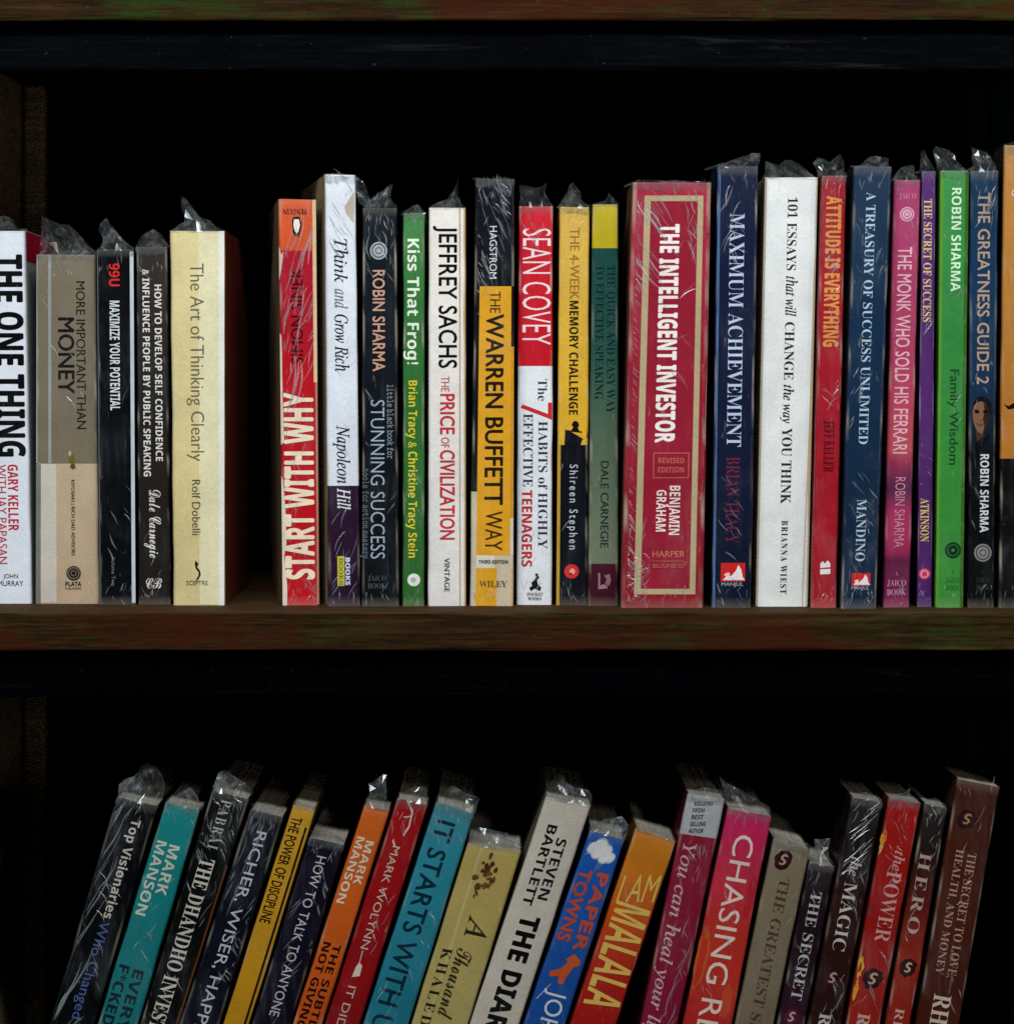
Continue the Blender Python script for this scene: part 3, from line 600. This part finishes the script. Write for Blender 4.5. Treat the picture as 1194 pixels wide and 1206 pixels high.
top(745, 838, 214, 731, 828, 716, [(214, (156, 40, 62)), (450, (142, 28, 46)), (716, (134, 24, 38))], [
    Bd(230, 700, .155, .90, (168, 152, 116), 'frame_print'), Bd(236.5, 693.5, .235, .83, (140, 27, 46), 'spine_panel'),
    T(TT, 'THE INTELLIGENT INVESTOR', 'black', 264, 521, .37, .60, (226, 218, 212)),
    Bd(533, 563, .35, .79, (178, 96, 88), 'frame_print'), Bd(534, 562, .36, .78, (138, 26, 42), 'spine_panel'),
    H('edition_lettering', 'REVISED', 'bold', 539, 545.5, .41, .73, (176, 92, 84)), H('edition_lettering', 'EDITION', 'bold', 550, 556.5, .41, .73, (176, 92, 84)),
    T(AU, 'BENJAMIN', 'bold', 572, 630, .56, .69, (226, 206, 200)), T(AU, 'GRAHAM', 'bold', 577, 626, .40, .52, (226, 206, 200)),
    H(PB, 'HARPER', 'med', 649, 656, .37, .76, (180, 104, 84)), Bd(660.5, 661.3, .37, .76, (170, 96, 78), 'rule_print'), H(PB, 'BUSINESS', 'sans', 664, 669, .38, .75, (170, 96, 78))],
    'thickest book, crimson with khaki frame round a heavy white title', cre=[(240, 700, .03, .13, 38, 10, 110, 17), (228, 330, .06, .45, 34, 8, 22, 44), (225, 300, .66, .86, 20, 50, 16, 20), (655, 713, .0, .32, 0, 150, 90, 10), (310, 420, .6, .8, -60, 16, 3, 22)], seed=15, wrap=2, side=(120, 84, 60), side2=(120, 20, 34), r=0.0025, depth=0.14,
    tuft=[(735, 218), (745, 212), (760, 210), (800, 210), (838, 213)], deep=0.03)
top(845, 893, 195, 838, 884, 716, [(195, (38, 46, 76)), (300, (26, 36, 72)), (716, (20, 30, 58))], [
    Bd(196, 715, .02, .08, (70, 100, 140), 'spine_panel'),  # bluish reflection along the left edge, painted on
    T(TT, 'MAXIMUM ACHIEVEMENT', 'serif', 251, 526, .32, .68, (176, 188, 212)), T(AU, 'BRIAN TRACY', 'serif', 538, 640, .32, .66, (112, 34, 66)),
    squares_logo(663, 685, .22, .84), H(PB, 'MANJUL', 'sans', 686, 690, .24, .80, (160, 166, 180))],
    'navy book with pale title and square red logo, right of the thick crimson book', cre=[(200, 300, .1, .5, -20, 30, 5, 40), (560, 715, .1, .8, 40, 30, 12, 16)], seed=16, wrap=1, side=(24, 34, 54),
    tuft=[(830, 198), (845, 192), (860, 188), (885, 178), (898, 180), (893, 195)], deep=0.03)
top(901, 963, 208, 890, 951, 714.5, [(208, (214, 216, 214)), (714, (208, 210, 206))], [
    PG('worn_edge_strip', ([(.975, 209), (1, 209), (1, 714), (.885, 714), (.90, 640), (.94, 500)], (184, 160, 126))), Bd(210, 714, .0, .035, (170, 158, 134), 'worn_edge_strip'),
    T(TT, '101 ESSAYS', 'serif', 232, 318, .44, .62, (52, 54, 56)), T(TT, 'that will', 'ital', 325, 372, .44, .64, (52, 54, 56)), T(TT, 'CHANGE', 'serif', 379, 447, .44, .62, (52, 54, 56)),
    T(TT, 'the way', 'ital', 453, 498, .44, .62, (52, 54, 56)), T(TT, 'YOU THINK', 'serif', 504, 593, .43, .62, (52, 54, 56)), T(AU, 'BRIANNA WIEST.', 'serifw', 613, 702, .46, .58, (60, 60, 62))],
    'wide white book with one long line of thin black lettering, right of the navy book', seed=17, wrap=0, side=(150, 140, 116), r=0.0014,
    tuft=[(901, 206), (903, 187), (920, 192), (930, 184), (945, 195), (963, 207)])
top(968, 997, 206, 955, 985, 716, [(206, (148, 26, 40)), (716, (152, 22, 34))], [
    T(TT, 'ATTITUDE IS EVERYTHING', 'black', 231, 408, .22, .80, (206, 132, 64)), T(AU, 'JEFF KELLER', 'serifb', 495, 556, .34, .74, (98, 14, 26)),
    PG('publisher_logo', ([(.32, 664), (.42, 661), (.50, 664), (.60, 660), (.70, 663), (.72, 668), (.32, 669)], (216, 210, 208)), ([(.32, 670.5), (.72, 670), (.72, 676), (.32, 676.5)], (216, 210, 208)))],
    'narrow dark red book with orange block title, between wide white and blue books', cre=[(225, 400, .3, .9, 30, 40, 14, 10), (455, 480, .3, .9, 50, 10, 4, 16)], seed=18, wrap=2, side=(90, 30, 36),
    tuft=[(968, 205), (960, 190), (966, 181), (978, 190), (990, 179), (996, 188), (997, 205)])
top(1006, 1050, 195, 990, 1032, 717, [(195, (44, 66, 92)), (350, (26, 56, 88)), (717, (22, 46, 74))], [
    T(TT, 'A TREASURY OF SUCCESS UNLIMITED', 'serif', 226, 523, .35, .60, (166, 190, 208)), T(AU, 'MANDINO', 'serif', 588, 661, .36, .62, (166, 186, 202)),
    squares_logo(675, 690, .28, .80), H(PB, 'MANJUL', 'sans', 690.5, 694.5, .28, .78, (150, 160, 172))],
    'blue book with long pale title and square red logo, right of the narrow red one', cre=[(570, 712, .05, .9, 20, 60, 20, 16)], seed=19, wrap=2, side=(30, 42, 52),
    tuft=[(1006, 194), (1015, 193), (1025, 183), (1050, 184), (1049, 196)])
top(1053, 1084, 211, 1040, 1071, 715.5, [(211, (158, 60, 102)), (400, (160, 56, 88)), (470, (172, 62, 84)), (530, (176, 70, 78)), (545, (140, 42, 72)), (575, (96, 40, 80)), (600, (150, 44, 84)), (630, (160, 46, 86)), (652, (140, 36, 74)), (660, (104, 34, 72)), (716, (132, 38, 84))], [
    H(PB, 'JAICO', 'serif', 227, 234, .20, .84, (186, 120, 140)), emblem(252, .52, 8.5, 31, (206, 160, 176), (172, 84, 118)),
    T(TT, 'THE MONK WHO SOLD HIS FERRARI', 'med', 291, 534, .22, .74, (214, 160, 172)), T(AU, 'ROBIN SHARMA', 'sans', 562, 645, .34, .72, (190, 126, 146)),
    H(PB, 'A', 'serif', 673, 678, .42, .52, (180, 116, 140)), H(PB, 'JAICO', 'serif', 683, 690, .12, .84, (186, 130, 150)), H(PB, 'BOOK', 'serif', 694, 701, .12, .84, (186, 130, 150))],
    'pink book shading to purple near its foot with round emblem at its head', seed=20, wrap=1, side=(90, 30, 60),
    tuft=[(1053, 210), (1062, 196), (1080, 192), (1076, 200), (1084, 210)])
top(1086, 1102, 201, 1080, 1097, 715, [(201, (92, 52, 116)), (715, (84, 34, 108))], [
    T(TT, 'THE SECRET OF SUCCESS', 'serifb', 234, 379, .16, .74, (206, 176, 126)), T(AU, 'ATKINSON', 'serifb', 587, 638, .16, .74, (206, 180, 96)),
    PG('publisher_logo', circ(676, .48, 6.5, 16, (196, 60, 96)), circ(676, .48, 4.6, 16, (220, 150, 150)), circ(676, .48, 3.2, 16, (186, 50, 86)))],
    'very thin purple book with small cream serif title', seed=21, wrap=1, side=(40, 20, 50), r=0.0007,
    tuft=[(1086, 200), (1085, 178), (1092, 174), (1098, 188), (1102, 200)])
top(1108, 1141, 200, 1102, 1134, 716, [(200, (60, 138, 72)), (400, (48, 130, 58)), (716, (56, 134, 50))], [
    Bd(202, 715, .0, .10, (84, 140, 40)), Bd(202, 715, .88, 1.0, (62, 110, 32)),  # darker edges: the rounded spine's shading painted as strips
    T(AU, 'ROBIN SHARMA', 'bold', 221, 343, .40, .74, (196, 226, 190)), T(TT, 'Family Wisdom', 'sans', 435, 547, .42, .74, (24, 78, 32)),
    PG('publisher_logo', circ(648, .60, 9.5, 32, (22, 62, 34)), circ(648, .60, 7.2, 32, (40, 108, 48)), circ(648, .60, 5.6, 32, (18, 54, 30)), circ(648, .60, 2, 32, (44, 130, 54))),
    H(PB, 'A', 'serif', 671, 675, .56, .66, (38, 120, 44)), H(PB, 'JAICO', 'serif', 680, 686, .34, .88, (38, 120, 44)), H(PB, 'BOOK', 'serif', 689, 695, .34, .88, (38, 120, 44))],
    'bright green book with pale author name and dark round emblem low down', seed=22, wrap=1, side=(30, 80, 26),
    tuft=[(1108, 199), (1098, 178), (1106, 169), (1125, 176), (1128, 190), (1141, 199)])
SK = (172, 124, 98)
top(1143, 1176, 200, 1140, 1171, 716, [(200, (32, 62, 92)), (330, (22, 60, 96)), (452, (22, 54, 88)), (500, (20, 46, 66)), (548, (14, 16, 22)), (716, (16, 18, 20))], [
    T(TT, 'THE GREATNESS GUIDE 2', 'med', 227, 452, .28, .70, (164, 138, 116)),
    PG('portrait_print', ([(.08, 560), (.12, 536), (.26, 521), (.44, 524), (.70, 510), (.95, 524), (.97, 560)], (12, 16, 20)),
       ([(.12, 483), (.13, 475), (.24, 468.5), (.48, 466.5), (.70, 469), (.81, 476), (.80, 488), (.50, 490)], (30, 24, 20)), ([(.22, 498), (.60, 498), (.52, 514), (.28, 520)], (84, 58, 42)),
       ([(.12, 484), (.17, 478), (.28, 474), (.42, 472.5), (.56, 474), (.68, 478), (.76, 486), (.74, 496), (.62, 506), (.46, 511), (.30, 508), (.18, 500), (.13, 492)], (128, 90, 68)),
       ([(.52, 473.4), (.68, 478), (.76, 486), (.75, 497), (.62, 507), (.50, 511), (.56, 500), (.50, 494), (.56, 484)], (62, 42, 30)),
       ([(.18, 483.4), (.24, 482), (.36, 483.2), (.36, 486.4), (.22, 486.6)], (26, 17, 14)), ([(.50, 483.4), (.66, 482.4), (.70, 485.6), (.52, 486.4)], (16, 12, 10)),
       ([(.40, 487), (.45, 487), (.49, 493), (.45, 495), (.36, 494)], (132, 92, 70)), ([(.24, 497.4), (.38, 499.4), (.56, 497.4), (.48, 501.2), (.34, 501.4)], (118, 70, 60))),
    T(AU, 'ROBIN SHARMA', 'bold', 535, 627, .42, .74, (196, 198, 200)), emblem(651, .54, 10.5, 32, (130, 130, 126), (84, 84, 82)),
    H(PB, 'A', 'serif', 671, 675, .48, .58, (70, 70, 70)), H(PB, 'JAICO', 'serif', 680, 686, .30, .80, (70, 70, 70)), H(PB, 'BOOK', 'serif', 689, 695, .30, .80, (70, 70, 70))],
    'blue and black book with tan title and small portrait of a man on its spine', cre=[(202, 260, .2, .95, -14, 26, 12, 26)], seed=23, wrap=1, side=(14, 20, 30),
    tuft=[(1143, 199), (1158, 188), (1145, 170), (1163, 178), (1172, 190), (1176, 199)])
top(1183, 1232, 170, 1176, 1226, 716, [(170, (176, 122, 58)), (540, (166, 106, 38)), (540, (22, 20, 20)), (716, (20, 18, 18))], [
    PG('ornament_print', blob(227, .24, .07, 5, (216, 180, 170), 31), blob(227, .24, .03, 2.2, (190, 60, 60), 32)),
    PG('bird_print', ([(.06, 476), (.18, 478), (.3, 474), (.45, 477), (.3, 481), (.16, 482)], (20, 16, 14)))],
    'tall ochre book with black lower third, cut by the right picture edge', seed=24, wrap=2, side=(40, 28, 16),
    tuft=[(1183, 169), (1194, 166), (1210, 160), (1232, 169)])

# ---------------------------------------------------------------- lower shelf, left to right
YL = -0.012
INK = 0.68                   # inks darkened: the weaker light on this row is put into them
FLOOR_Y = VY - Zf2 * D / (D + YL) / S       # pixel row where the lower shelf meets the spines
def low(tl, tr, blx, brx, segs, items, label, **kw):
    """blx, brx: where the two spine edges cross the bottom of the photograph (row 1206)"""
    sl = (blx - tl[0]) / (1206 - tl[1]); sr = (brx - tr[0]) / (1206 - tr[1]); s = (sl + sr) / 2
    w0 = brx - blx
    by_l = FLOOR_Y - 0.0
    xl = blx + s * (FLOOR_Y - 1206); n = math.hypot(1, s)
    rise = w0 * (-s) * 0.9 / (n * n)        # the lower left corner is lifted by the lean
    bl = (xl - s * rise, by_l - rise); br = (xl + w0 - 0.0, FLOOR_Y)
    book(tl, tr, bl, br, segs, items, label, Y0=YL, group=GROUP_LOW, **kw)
low((138, 938), (186, 949), 58, 111, [(938, (14, 17, 22))], [
    Bd(960, 1400, .02, .16, (26, 52, 54), 'spine_panel'),  # teal reflection down the left side, painted as a strip
    T(TT, 'Top Visionaries', 'bold', 966, 1082, .50, .72, (196, 192, 180)), T(TT, 'Who Changed the World', 'sans', 1086, 1290, .46, .70, (78, 98, 150))],
    'black book leftmost in the leaning row, title half white half faint blue', cre=[(940, 1206, .02, .3, -17, 8, 16, 70)], seed=41, wrap=2, side=(16, 40, 40),
    tuft=[(138, 937), (140, 920), (160, 915), (165, 900), (178, 903), (192, 918), (194, 930), (187, 949)])
low((195, 944), (235, 955), 113, 164, [(944, (28, 138, 138)), (1206, (20, 122, 126))], [
    T(AU, 'MARK', 'bold', 996, 1054, .46, .76, (198, 204, 186)), T(AU, 'MANSON', 'bold', 991, 1078, .10, .38, (198, 204, 186)),
    T(TT, 'EVERYTHING IS', 'bold', 1143, 1325, .50, .78, (10, 50, 58)), T(TT, 'F*CKED', 'bold', 1137, 1208, .10, .38, (10, 50, 58))],
    'turquoise leaning book with cream author name and dark title', seed=42, wrap=1, side=(14, 60, 60),
    tuft=[(195, 943), (207, 938), (222, 930), (232, 938), (236, 955)])
low((250, 930), (293, 941), 166, 209, [(930, (20, 22, 20))], [
    T(AU, 'PABRAI', 'serifw', 943, 1000, .32, .60, (176, 176, 160)), T(TT, 'THE DHANDHO INVESTOR', 'serifb', 1012, 1240, .24, .64, (204, 202, 186)), 
    Bd(1020, 1400, .95, 1.0, (116, 62, 30), 'worn_edge_strip')],
    'black leaning book with bold white serif title, right of the turquoise one', cre=[(935, 1015, .05, .95, 30, 60, 30, 14)], seed=43, wrap=2, side=(60, 30, 16),
    tuft=[(250, 929), (255, 912), (265, 910), (290, 925), (297, 935), (293, 942)])
low((295, 953), (334, 962), 209, 261, [(953, (20, 26, 44))], [
    T(TT, 'RICHER, WISER, HAPPIER', 'sans', 980, 1238, .38, .68, (190, 192, 196))],
    'dark navy leaning book with widely spaced white title, left of the slim yellow book', cre=[(960, 1080, .05, .6, -6, 14, 22, 26)], seed=44, wrap=2, side=(16, 20, 34),
    tuft=[(295, 952), (315, 948), (334, 962)])
low((345, 948), (371, 954), 262, 294, [(948, (198, 150, 40)), (1206, (190, 136, 26))], [
    T(TT, 'THE POWER OF DISCIPLINE', 'med', 963, 1087, .14, .58, (40, 32, 14)), Bd(975, 1400, .80, .90, (44, 36, 14), 'page_edge_strip')],
    'slim yellow leaning book with small black title near its head', seed=45, wrap=0, side=(120, 96, 24), r=0.0007,
    tuft=[(346, 946), (371, 953)], deep=0.014)
low((364, 986), (406, 995), 297, 343, [(986, (34, 26, 54)), (1206, (28, 20, 46))], [
    T(TT, 'HOW TO TALK TO ANYONE', 'sans', 1009, 1197, .36, .62, (196, 192, 196))],
    'dark purple leaning book, shorter, between the yellow and orange books', seed=46, wrap=2, side=(24, 18, 38),
    tuft=[(364, 985), (380, 980), (395, 988), (406, 995)])
low((429, 948), (459, 954), 344, 381, [(948, (206, 98, 32)), (1206, (200, 84, 24))], [
    T(AU, 'MARK', 'bold', 991, 1042, .50, .80, (224, 204, 180)), T(AU, 'MANSON', 'bold', 986, 1064, .12, .42, (224, 204, 180)),
    T(TT, 'THE SUBTLE ART OF', 'bold', 1113, 1292, .52, .80, (48, 24, 14)), T(TT, 'NOT GIVING', 'bold', 1110, 1212, .14, .42, (48, 24, 14))],
    'orange leaning book with cream author name and dark title lines', seed=47, wrap=0, side=(110, 50, 20),
    tuft=[(429, 947), (440, 938), (433, 925), (447, 918), (455, 912), (454, 945), (459, 954)])
low((468, 940), (504, 947), 382, 425, [(940, (158, 20, 24)), (1206, (140, 14, 20))], [
    PG('brush_mark_print', ([(.30, 943), (.36, 943), (.62, 955), (.66, 975), (.56, 985), (.52, 984), (.61, 973), (.57, 957)], (206, 186, 170))), PG('brush_mark_print', ([(.28, 988), (.40, 996), (.38, 998), (.26, 991)], (206, 186, 170))),
       PG('brush_mark_print', ([(.38, 962), (.60, 961), (.60, 962.5), (.38, 963.5)], (206, 186, 170))),
       PG('brush_mark_print', ([(.40, 1120), (.43, 1120), (.44, 1134), (.54, 1138), (.56, 1150), (.34, 1151), (.36, 1140), (.42, 1133)], (214, 200, 184))),
    T(AU, 'MARK WOLYNN', 'sans', 997, 1118, .32, .56, (210, 180, 162)), T(TT, "IT DIDN'T START WITH YOU", 'sans', 1162, 1390, .32, .56, (210, 180, 162))],
    'deep red leaning book with thin cream lettering and a white brush mark', seed=48, wrap=1, side=(90, 16, 18),
    tuft=[(468, 939), (480, 933), (502, 928), (504, 947)])
low((514, 944), (559, 957), 426, 483, [(944, (64, 128, 138)), (1000, (44, 134, 152)), (1206, (30, 120, 138))], [
    T(TT, 'IT STARTS WITH US', 'med', 968, 1228, .18, .62, (14, 56, 74))],
    'teal blue leaning book with tall dark capitals', seed=49, wrap=2, side=(40, 70, 70),
    tuft=[(514, 943), (530, 928), (545, 935), (566, 940), (559, 957)])
low((551, 993), (614, 1003), 484, 552, [(993, (176, 154, 86)), (1206, (176, 160, 98))], [
    Bd(1000, 1400, .02, .30, (186, 172, 112), 'spine_panel'),
    PG('flower_print', *[blob(1022 + 17 * math.sin(k * 2.4) * (k / 17) + (k % 3) * 5, .50 + .19 * math.cos(k * 2.4) * (k / 17), .035 + .02 * (k % 3), 2.2 + (k % 4) * .9, ((104, 58, 30), (92, 46, 26), (122, 78, 38))[k % 3], 80 + k, 14, .5) for k in range(18)],
       *[blob(1042 + k * 3.2, .40 + .03 * (k % 2), .035 - .004 * k, 2.4, (100, 54, 30), 120 + k, 12, .5) for k in range(5)], *[blob(1034 + k * 3, .66 - .02 * k, .03, 2.2, (108, 60, 32), 130 + k, 12, .5) for k in range(4)]),
    T(TT, 'A', 'ital', 1080, 1104, .44, .84, (62, 52, 30)), T(TT, 'Thousand', 'script', 1118, 1200, .40, .70, (66, 56, 32)), T(TT, 'Splendid Suns', 'script', 1210, 1330, .40, .70, (66, 56, 32)),
    T(AU, 'KHALED HOSSEINI', 'serifw', 1117, 1330, .14, .32, (52, 44, 26))],
    'wide olive yellow leaning book with brown flower print and handwritten title', seed=50, wrap=0, side=(80, 74, 36),
    tuft=[(551, 992), (560, 978), (600, 982), (590, 985), (614, 1003)])
low((643, 938), (696, 949), 553, 612, [(938, (196, 188, 174)), (1206, (196, 186, 170))], [
    T(AU, 'STEVEN', 'bold', 988, 1060, .52, .74, (34, 32, 32)), T(AU, 'BARTLETT', 'bold', 972, 1066, .24, .45, (34, 32, 32)),
    T(TT, 'THE DIARY OF A CEO', 'black', 1080, 1370, .32, .72, (18, 18, 18))],
    'off white leaning book with heavy black title and two line author name', seed=51, wrap=0, side=(120, 110, 96), r=0.0014,
    tuft=[(643, 937), (652, 920), (660, 911), (672, 928), (699, 936), (697, 949)])
low((695, 978), (736, 988), 614, 669, [(978, (26, 84, 166)), (1206, (26, 76, 150))], [
    PG('cloud_print', *[circ(y, v, r_, 46, (170, 190, 216)) for v, y, r_ in ((.24, 999, 7.4), (.42, 996, 9), (.60, 1003, 8), (.76, 1011, 6.5), (.40, 1004, 8.4), (.62, 1010, 8))],
       *[circ(y, v, r_ - 1.4, 46, (212, 212, 208)) for v, y, r_ in ((.24, 999, 7.4), (.42, 996, 9), (.60, 1003, 8), (.76, 1011, 6.5), (.40, 1004, 8.4), (.62, 1010, 8))]),
    T(TT, 'PAPER', 'heavy', 1030, 1120, .58, .88, (188, 74, 40)), T(TT, 'TOWNS', 'heavy', 1025, 1108, .10, .42, (188, 70, 34)),
    PG('map_pin_print', ([(.50, 1130), (.66, 1124), (.86, 1132), (.88, 1138), (.74, 1140), (.64, 1152), (.62, 1160), (.48, 1158), (.46, 1150), (.22, 1150), (.20, 1144), (.44, 1141), (.56, 1134)], (196, 86, 36)),
       ([(.30, 1160), (.34, 1158), (.12, 1176), (.08, 1177)], (196, 200, 206))),
    T(AU, 'JOHN GREEN', 'sans', 1168, 1330, .36, .80, (206, 212, 220))],
    'blue leaning book with white cloud and orange hand drawn letters', seed=52, wrap=1, side=(16, 44, 90),
    tuft=[(695, 977), (715, 965), (735, 965), (742, 978), (736, 988)])
low((749, 975), (796, 991), 671, 727, [(975, (196, 124, 34)), (1030, (192, 112, 24)), (1090, (188, 70, 20)), (1140, (172, 34, 22)), (1206, (160, 24, 22))], [
    H(TT, 'I AM', 'sans', 1031, 1063, .10, .94, (214, 178, 84)), T(TT, 'MALALA', 'bold', 1067, 1188, .12, .94, (214, 178, 84))],
    'leaning book shading from orange to red with large yellow capitals', seed=53, wrap=0, side=(100, 60, 18),
    tuft=[(749, 974), (753, 969), (797, 990)], deep=0.015)
low((810, 935), (854, 941), 755, 798, [(935, (176, 178, 182)), (985, (168, 168, 172)), (985, (138, 26, 50)), (1206, (134, 24, 56))], [
    *[H('label_lettering', s, 'bold', 944 + i * 8, 949 + i * 8, .22, b_, (56, 60, 66)) for i, (s, b_) in enumerate((('MILLIONS', .70), ('FROM', .52), ('BEST', .52), ('SELLING', .62), ('AUTHOR', .60)))],
    T(TT, 'You can heal your life', 'ital', 993, 1228, .16, .50, (206, 160, 166))],
    'crimson leaning book with silver label at its head and italic title', cre=[(990, 1040, .3, .9, 10, 60, 14, 14), (1080, 1200, .6, .9, -12, 6, 5, 50)], seed=54, wrap=2, side=(96, 16, 34),
    tuft=[(810, 934), (830, 930), (852, 932), (854, 941)], deep=0.015)
low((857, 952), (909, 961), 803, 863, [(952, (186, 34, 90)), (985, (188, 34, 84)), (1060, (190, 44, 52)), (1110, (186, 50, 36)), (1206, (178, 40, 32))], [
    PG('mottled_print', blob(1130, .10, .16, 40, (186, 84, 34), 61), blob(1180, .80, .16, 24, (188, 66, 36), 62), blob(1060, .86, .10, 30, (176, 30, 44), 64)),
    T(TT, 'CHASING REDEMPTION', 'sans', 984, 1425, .28, .72, (226, 202, 190))],
    'wide pink to red leaning book with large thin white capitals', seed=55, wrap=1, side=(110, 22, 40),
    tuft=[(857, 951), (848, 915), (852, 922), (880, 935), (912, 955), (909, 961)], deep=0.012)
low((911, 988), (954, 1000), 866, 911, [(988, (136, 122, 98)), (1206, (126, 112, 90))], [
    seal(1013, .36, 11, 46, (66, 18, 20), (170, 140, 120)), T(TT, 'THE GREATEST SECRET', 'serif', 1035, 1270, .36, .64, (92, 74, 44))],
    'beige leaning book with dark red wax seal and faint brown title', seed=56, wrap=1, side=(70, 60, 46),
    tuft=[(911, 987), (930, 984), (955, 997)], deep=0.015)
low((953, 1016), (983, 1021), 914, 949, [(1016, (62, 44, 50)), (1080, (48, 30, 38)), (1150, (54, 32, 44)), (1206, (70, 28, 48))], [
    T(TT, 'THE SECRET', 'serif', 1051, 1178, .30, .70, (186, 180, 180)), seal(1198, .46, 10, 34, (90, 24, 44), (190, 150, 160))],
    'shortest dark plum leaning book with silver serif title', seed=57, wrap=1, side=(34, 22, 26),
    tuft=[(953, 1015), (970, 1008), (959, 990), (983, 989), (973, 1005), (983, 1020)])
low((1004, 939), (1040, 945), 951, 991, [(939, (48, 44, 44)), (1000, (46, 32, 30)), (1060, (66, 34, 28)), (1206, (58, 28, 24))], [
    T(TT, 'the', 'ital', 1010, 1032, .34, .66, (200, 190, 184)), T(TT, 'MAGIC', 'serif', 1040, 1120, .28, .68, (206, 196, 188)), seal(1152, .46, 11, 39, (66, 18, 22), (176, 140, 130)), T(AU, 'RHONDA', 'serifb', 1194, 1290, .3, .66, (200, 186, 176))],
    'dark brown leaning book with white serif title over small wax seal', cre=[(945, 1030, .1, .9, -42, 12, 26, 26)], seed=58, wrap=2, side=(34, 22, 18),
    tuft=[(1004, 938), (1020, 934), (1040, 944)], deep=0.015)
low((1047, 940), (1085, 946), 996, 1037, [(940, (164, 26, 20)), (1100, (150, 22, 18)), (1206, (156, 34, 22))], [
    PG('flame_print', blob(988, .06, .10, 14, (206, 140, 40), 71, 18, .6), blob(1000, .03, .05, 10, (190, 170, 90), 75, 18, .6), blob(1140, .10, .12, 20, (212, 168, 50), 72, 18, .6), blob(1166, .08, .10, 14, (210, 150, 40), 73, 18, .6), blob(1072, .08, .06, 10, (120, 60, 70), 74, 18, .5)),
    T(TT, 'the', 'ital', 1003, 1026, .48, .78, (210, 150, 140)), T(TT, 'POWER', 'serif', 1027, 1110, .36, .80, (206, 150, 146)), seal(1153, .52, 12, 40, (56, 16, 18), (190, 150, 130)), T(AU, 'RHONDA', 'serifb', 1194, 1290, .3, .66, (214, 170, 150))],
    'scarlet leaning book with yellow flame patches and dark wax seal', seed=59, wrap=2, side=(70, 20, 16),
    tuft=[(1047, 939), (1065, 935), (1075, 930), (1073, 937), (1085, 946)], deep=0.015)
low((1089, 946), (1116, 952), 1042, 1073, [(946, (60, 54, 52)), (1000, (54, 38, 34)), (1060, (106, 30, 22)), (1130, (148, 40, 24)), (1206, (142, 36, 22))], [
    T(TT, 'HERO', 'serifw', 1005, 1100, .18, .66, (180, 156, 144)), seal(1140, .50, 10.5, 31, (56, 16, 16), (196, 160, 136)), T(AU, 'RHONDA', 'serif', 1188, 1280, .3, .66, (206, 160, 140))],
    'thin leaning book dark at its head and rust red below, with spaced capitals', cre=[(950, 1000, .1, .9, 0, 80, 18, 10)], seed=60, wrap=1, side=(40, 16, 12),
    tuft=[(1089, 945), (1103, 942), (1116, 951)], deep=0.015)
low((1128, 917), (1178, 927), 1079, 1130, [(917, (100, 52, 26)), (935, (88, 38, 20)), (1206, (90, 34, 20))], [
    seal(965, .36, 11, 50, (58, 20, 16), (170, 120, 90)), T(TT, 'THE SECRET TO LOVE,', 'serif', 1005, 1152, .52, .72, (178, 138, 118)), T(TT, 'HEALTH, AND MONEY', 'serif', 1001, 1148, .24, .42, (178, 138, 118)),
    T(AU, 'RHONDA BYRNE', 'serifb', 1172, 1370, .30, .70, (206, 186, 170))],
    'wide reddish brown leaning book, rightmost of its row, with two small title lines', seed=61, wrap=1, side=(60, 28, 18))

bpy.data.scenes.remove(TMP)
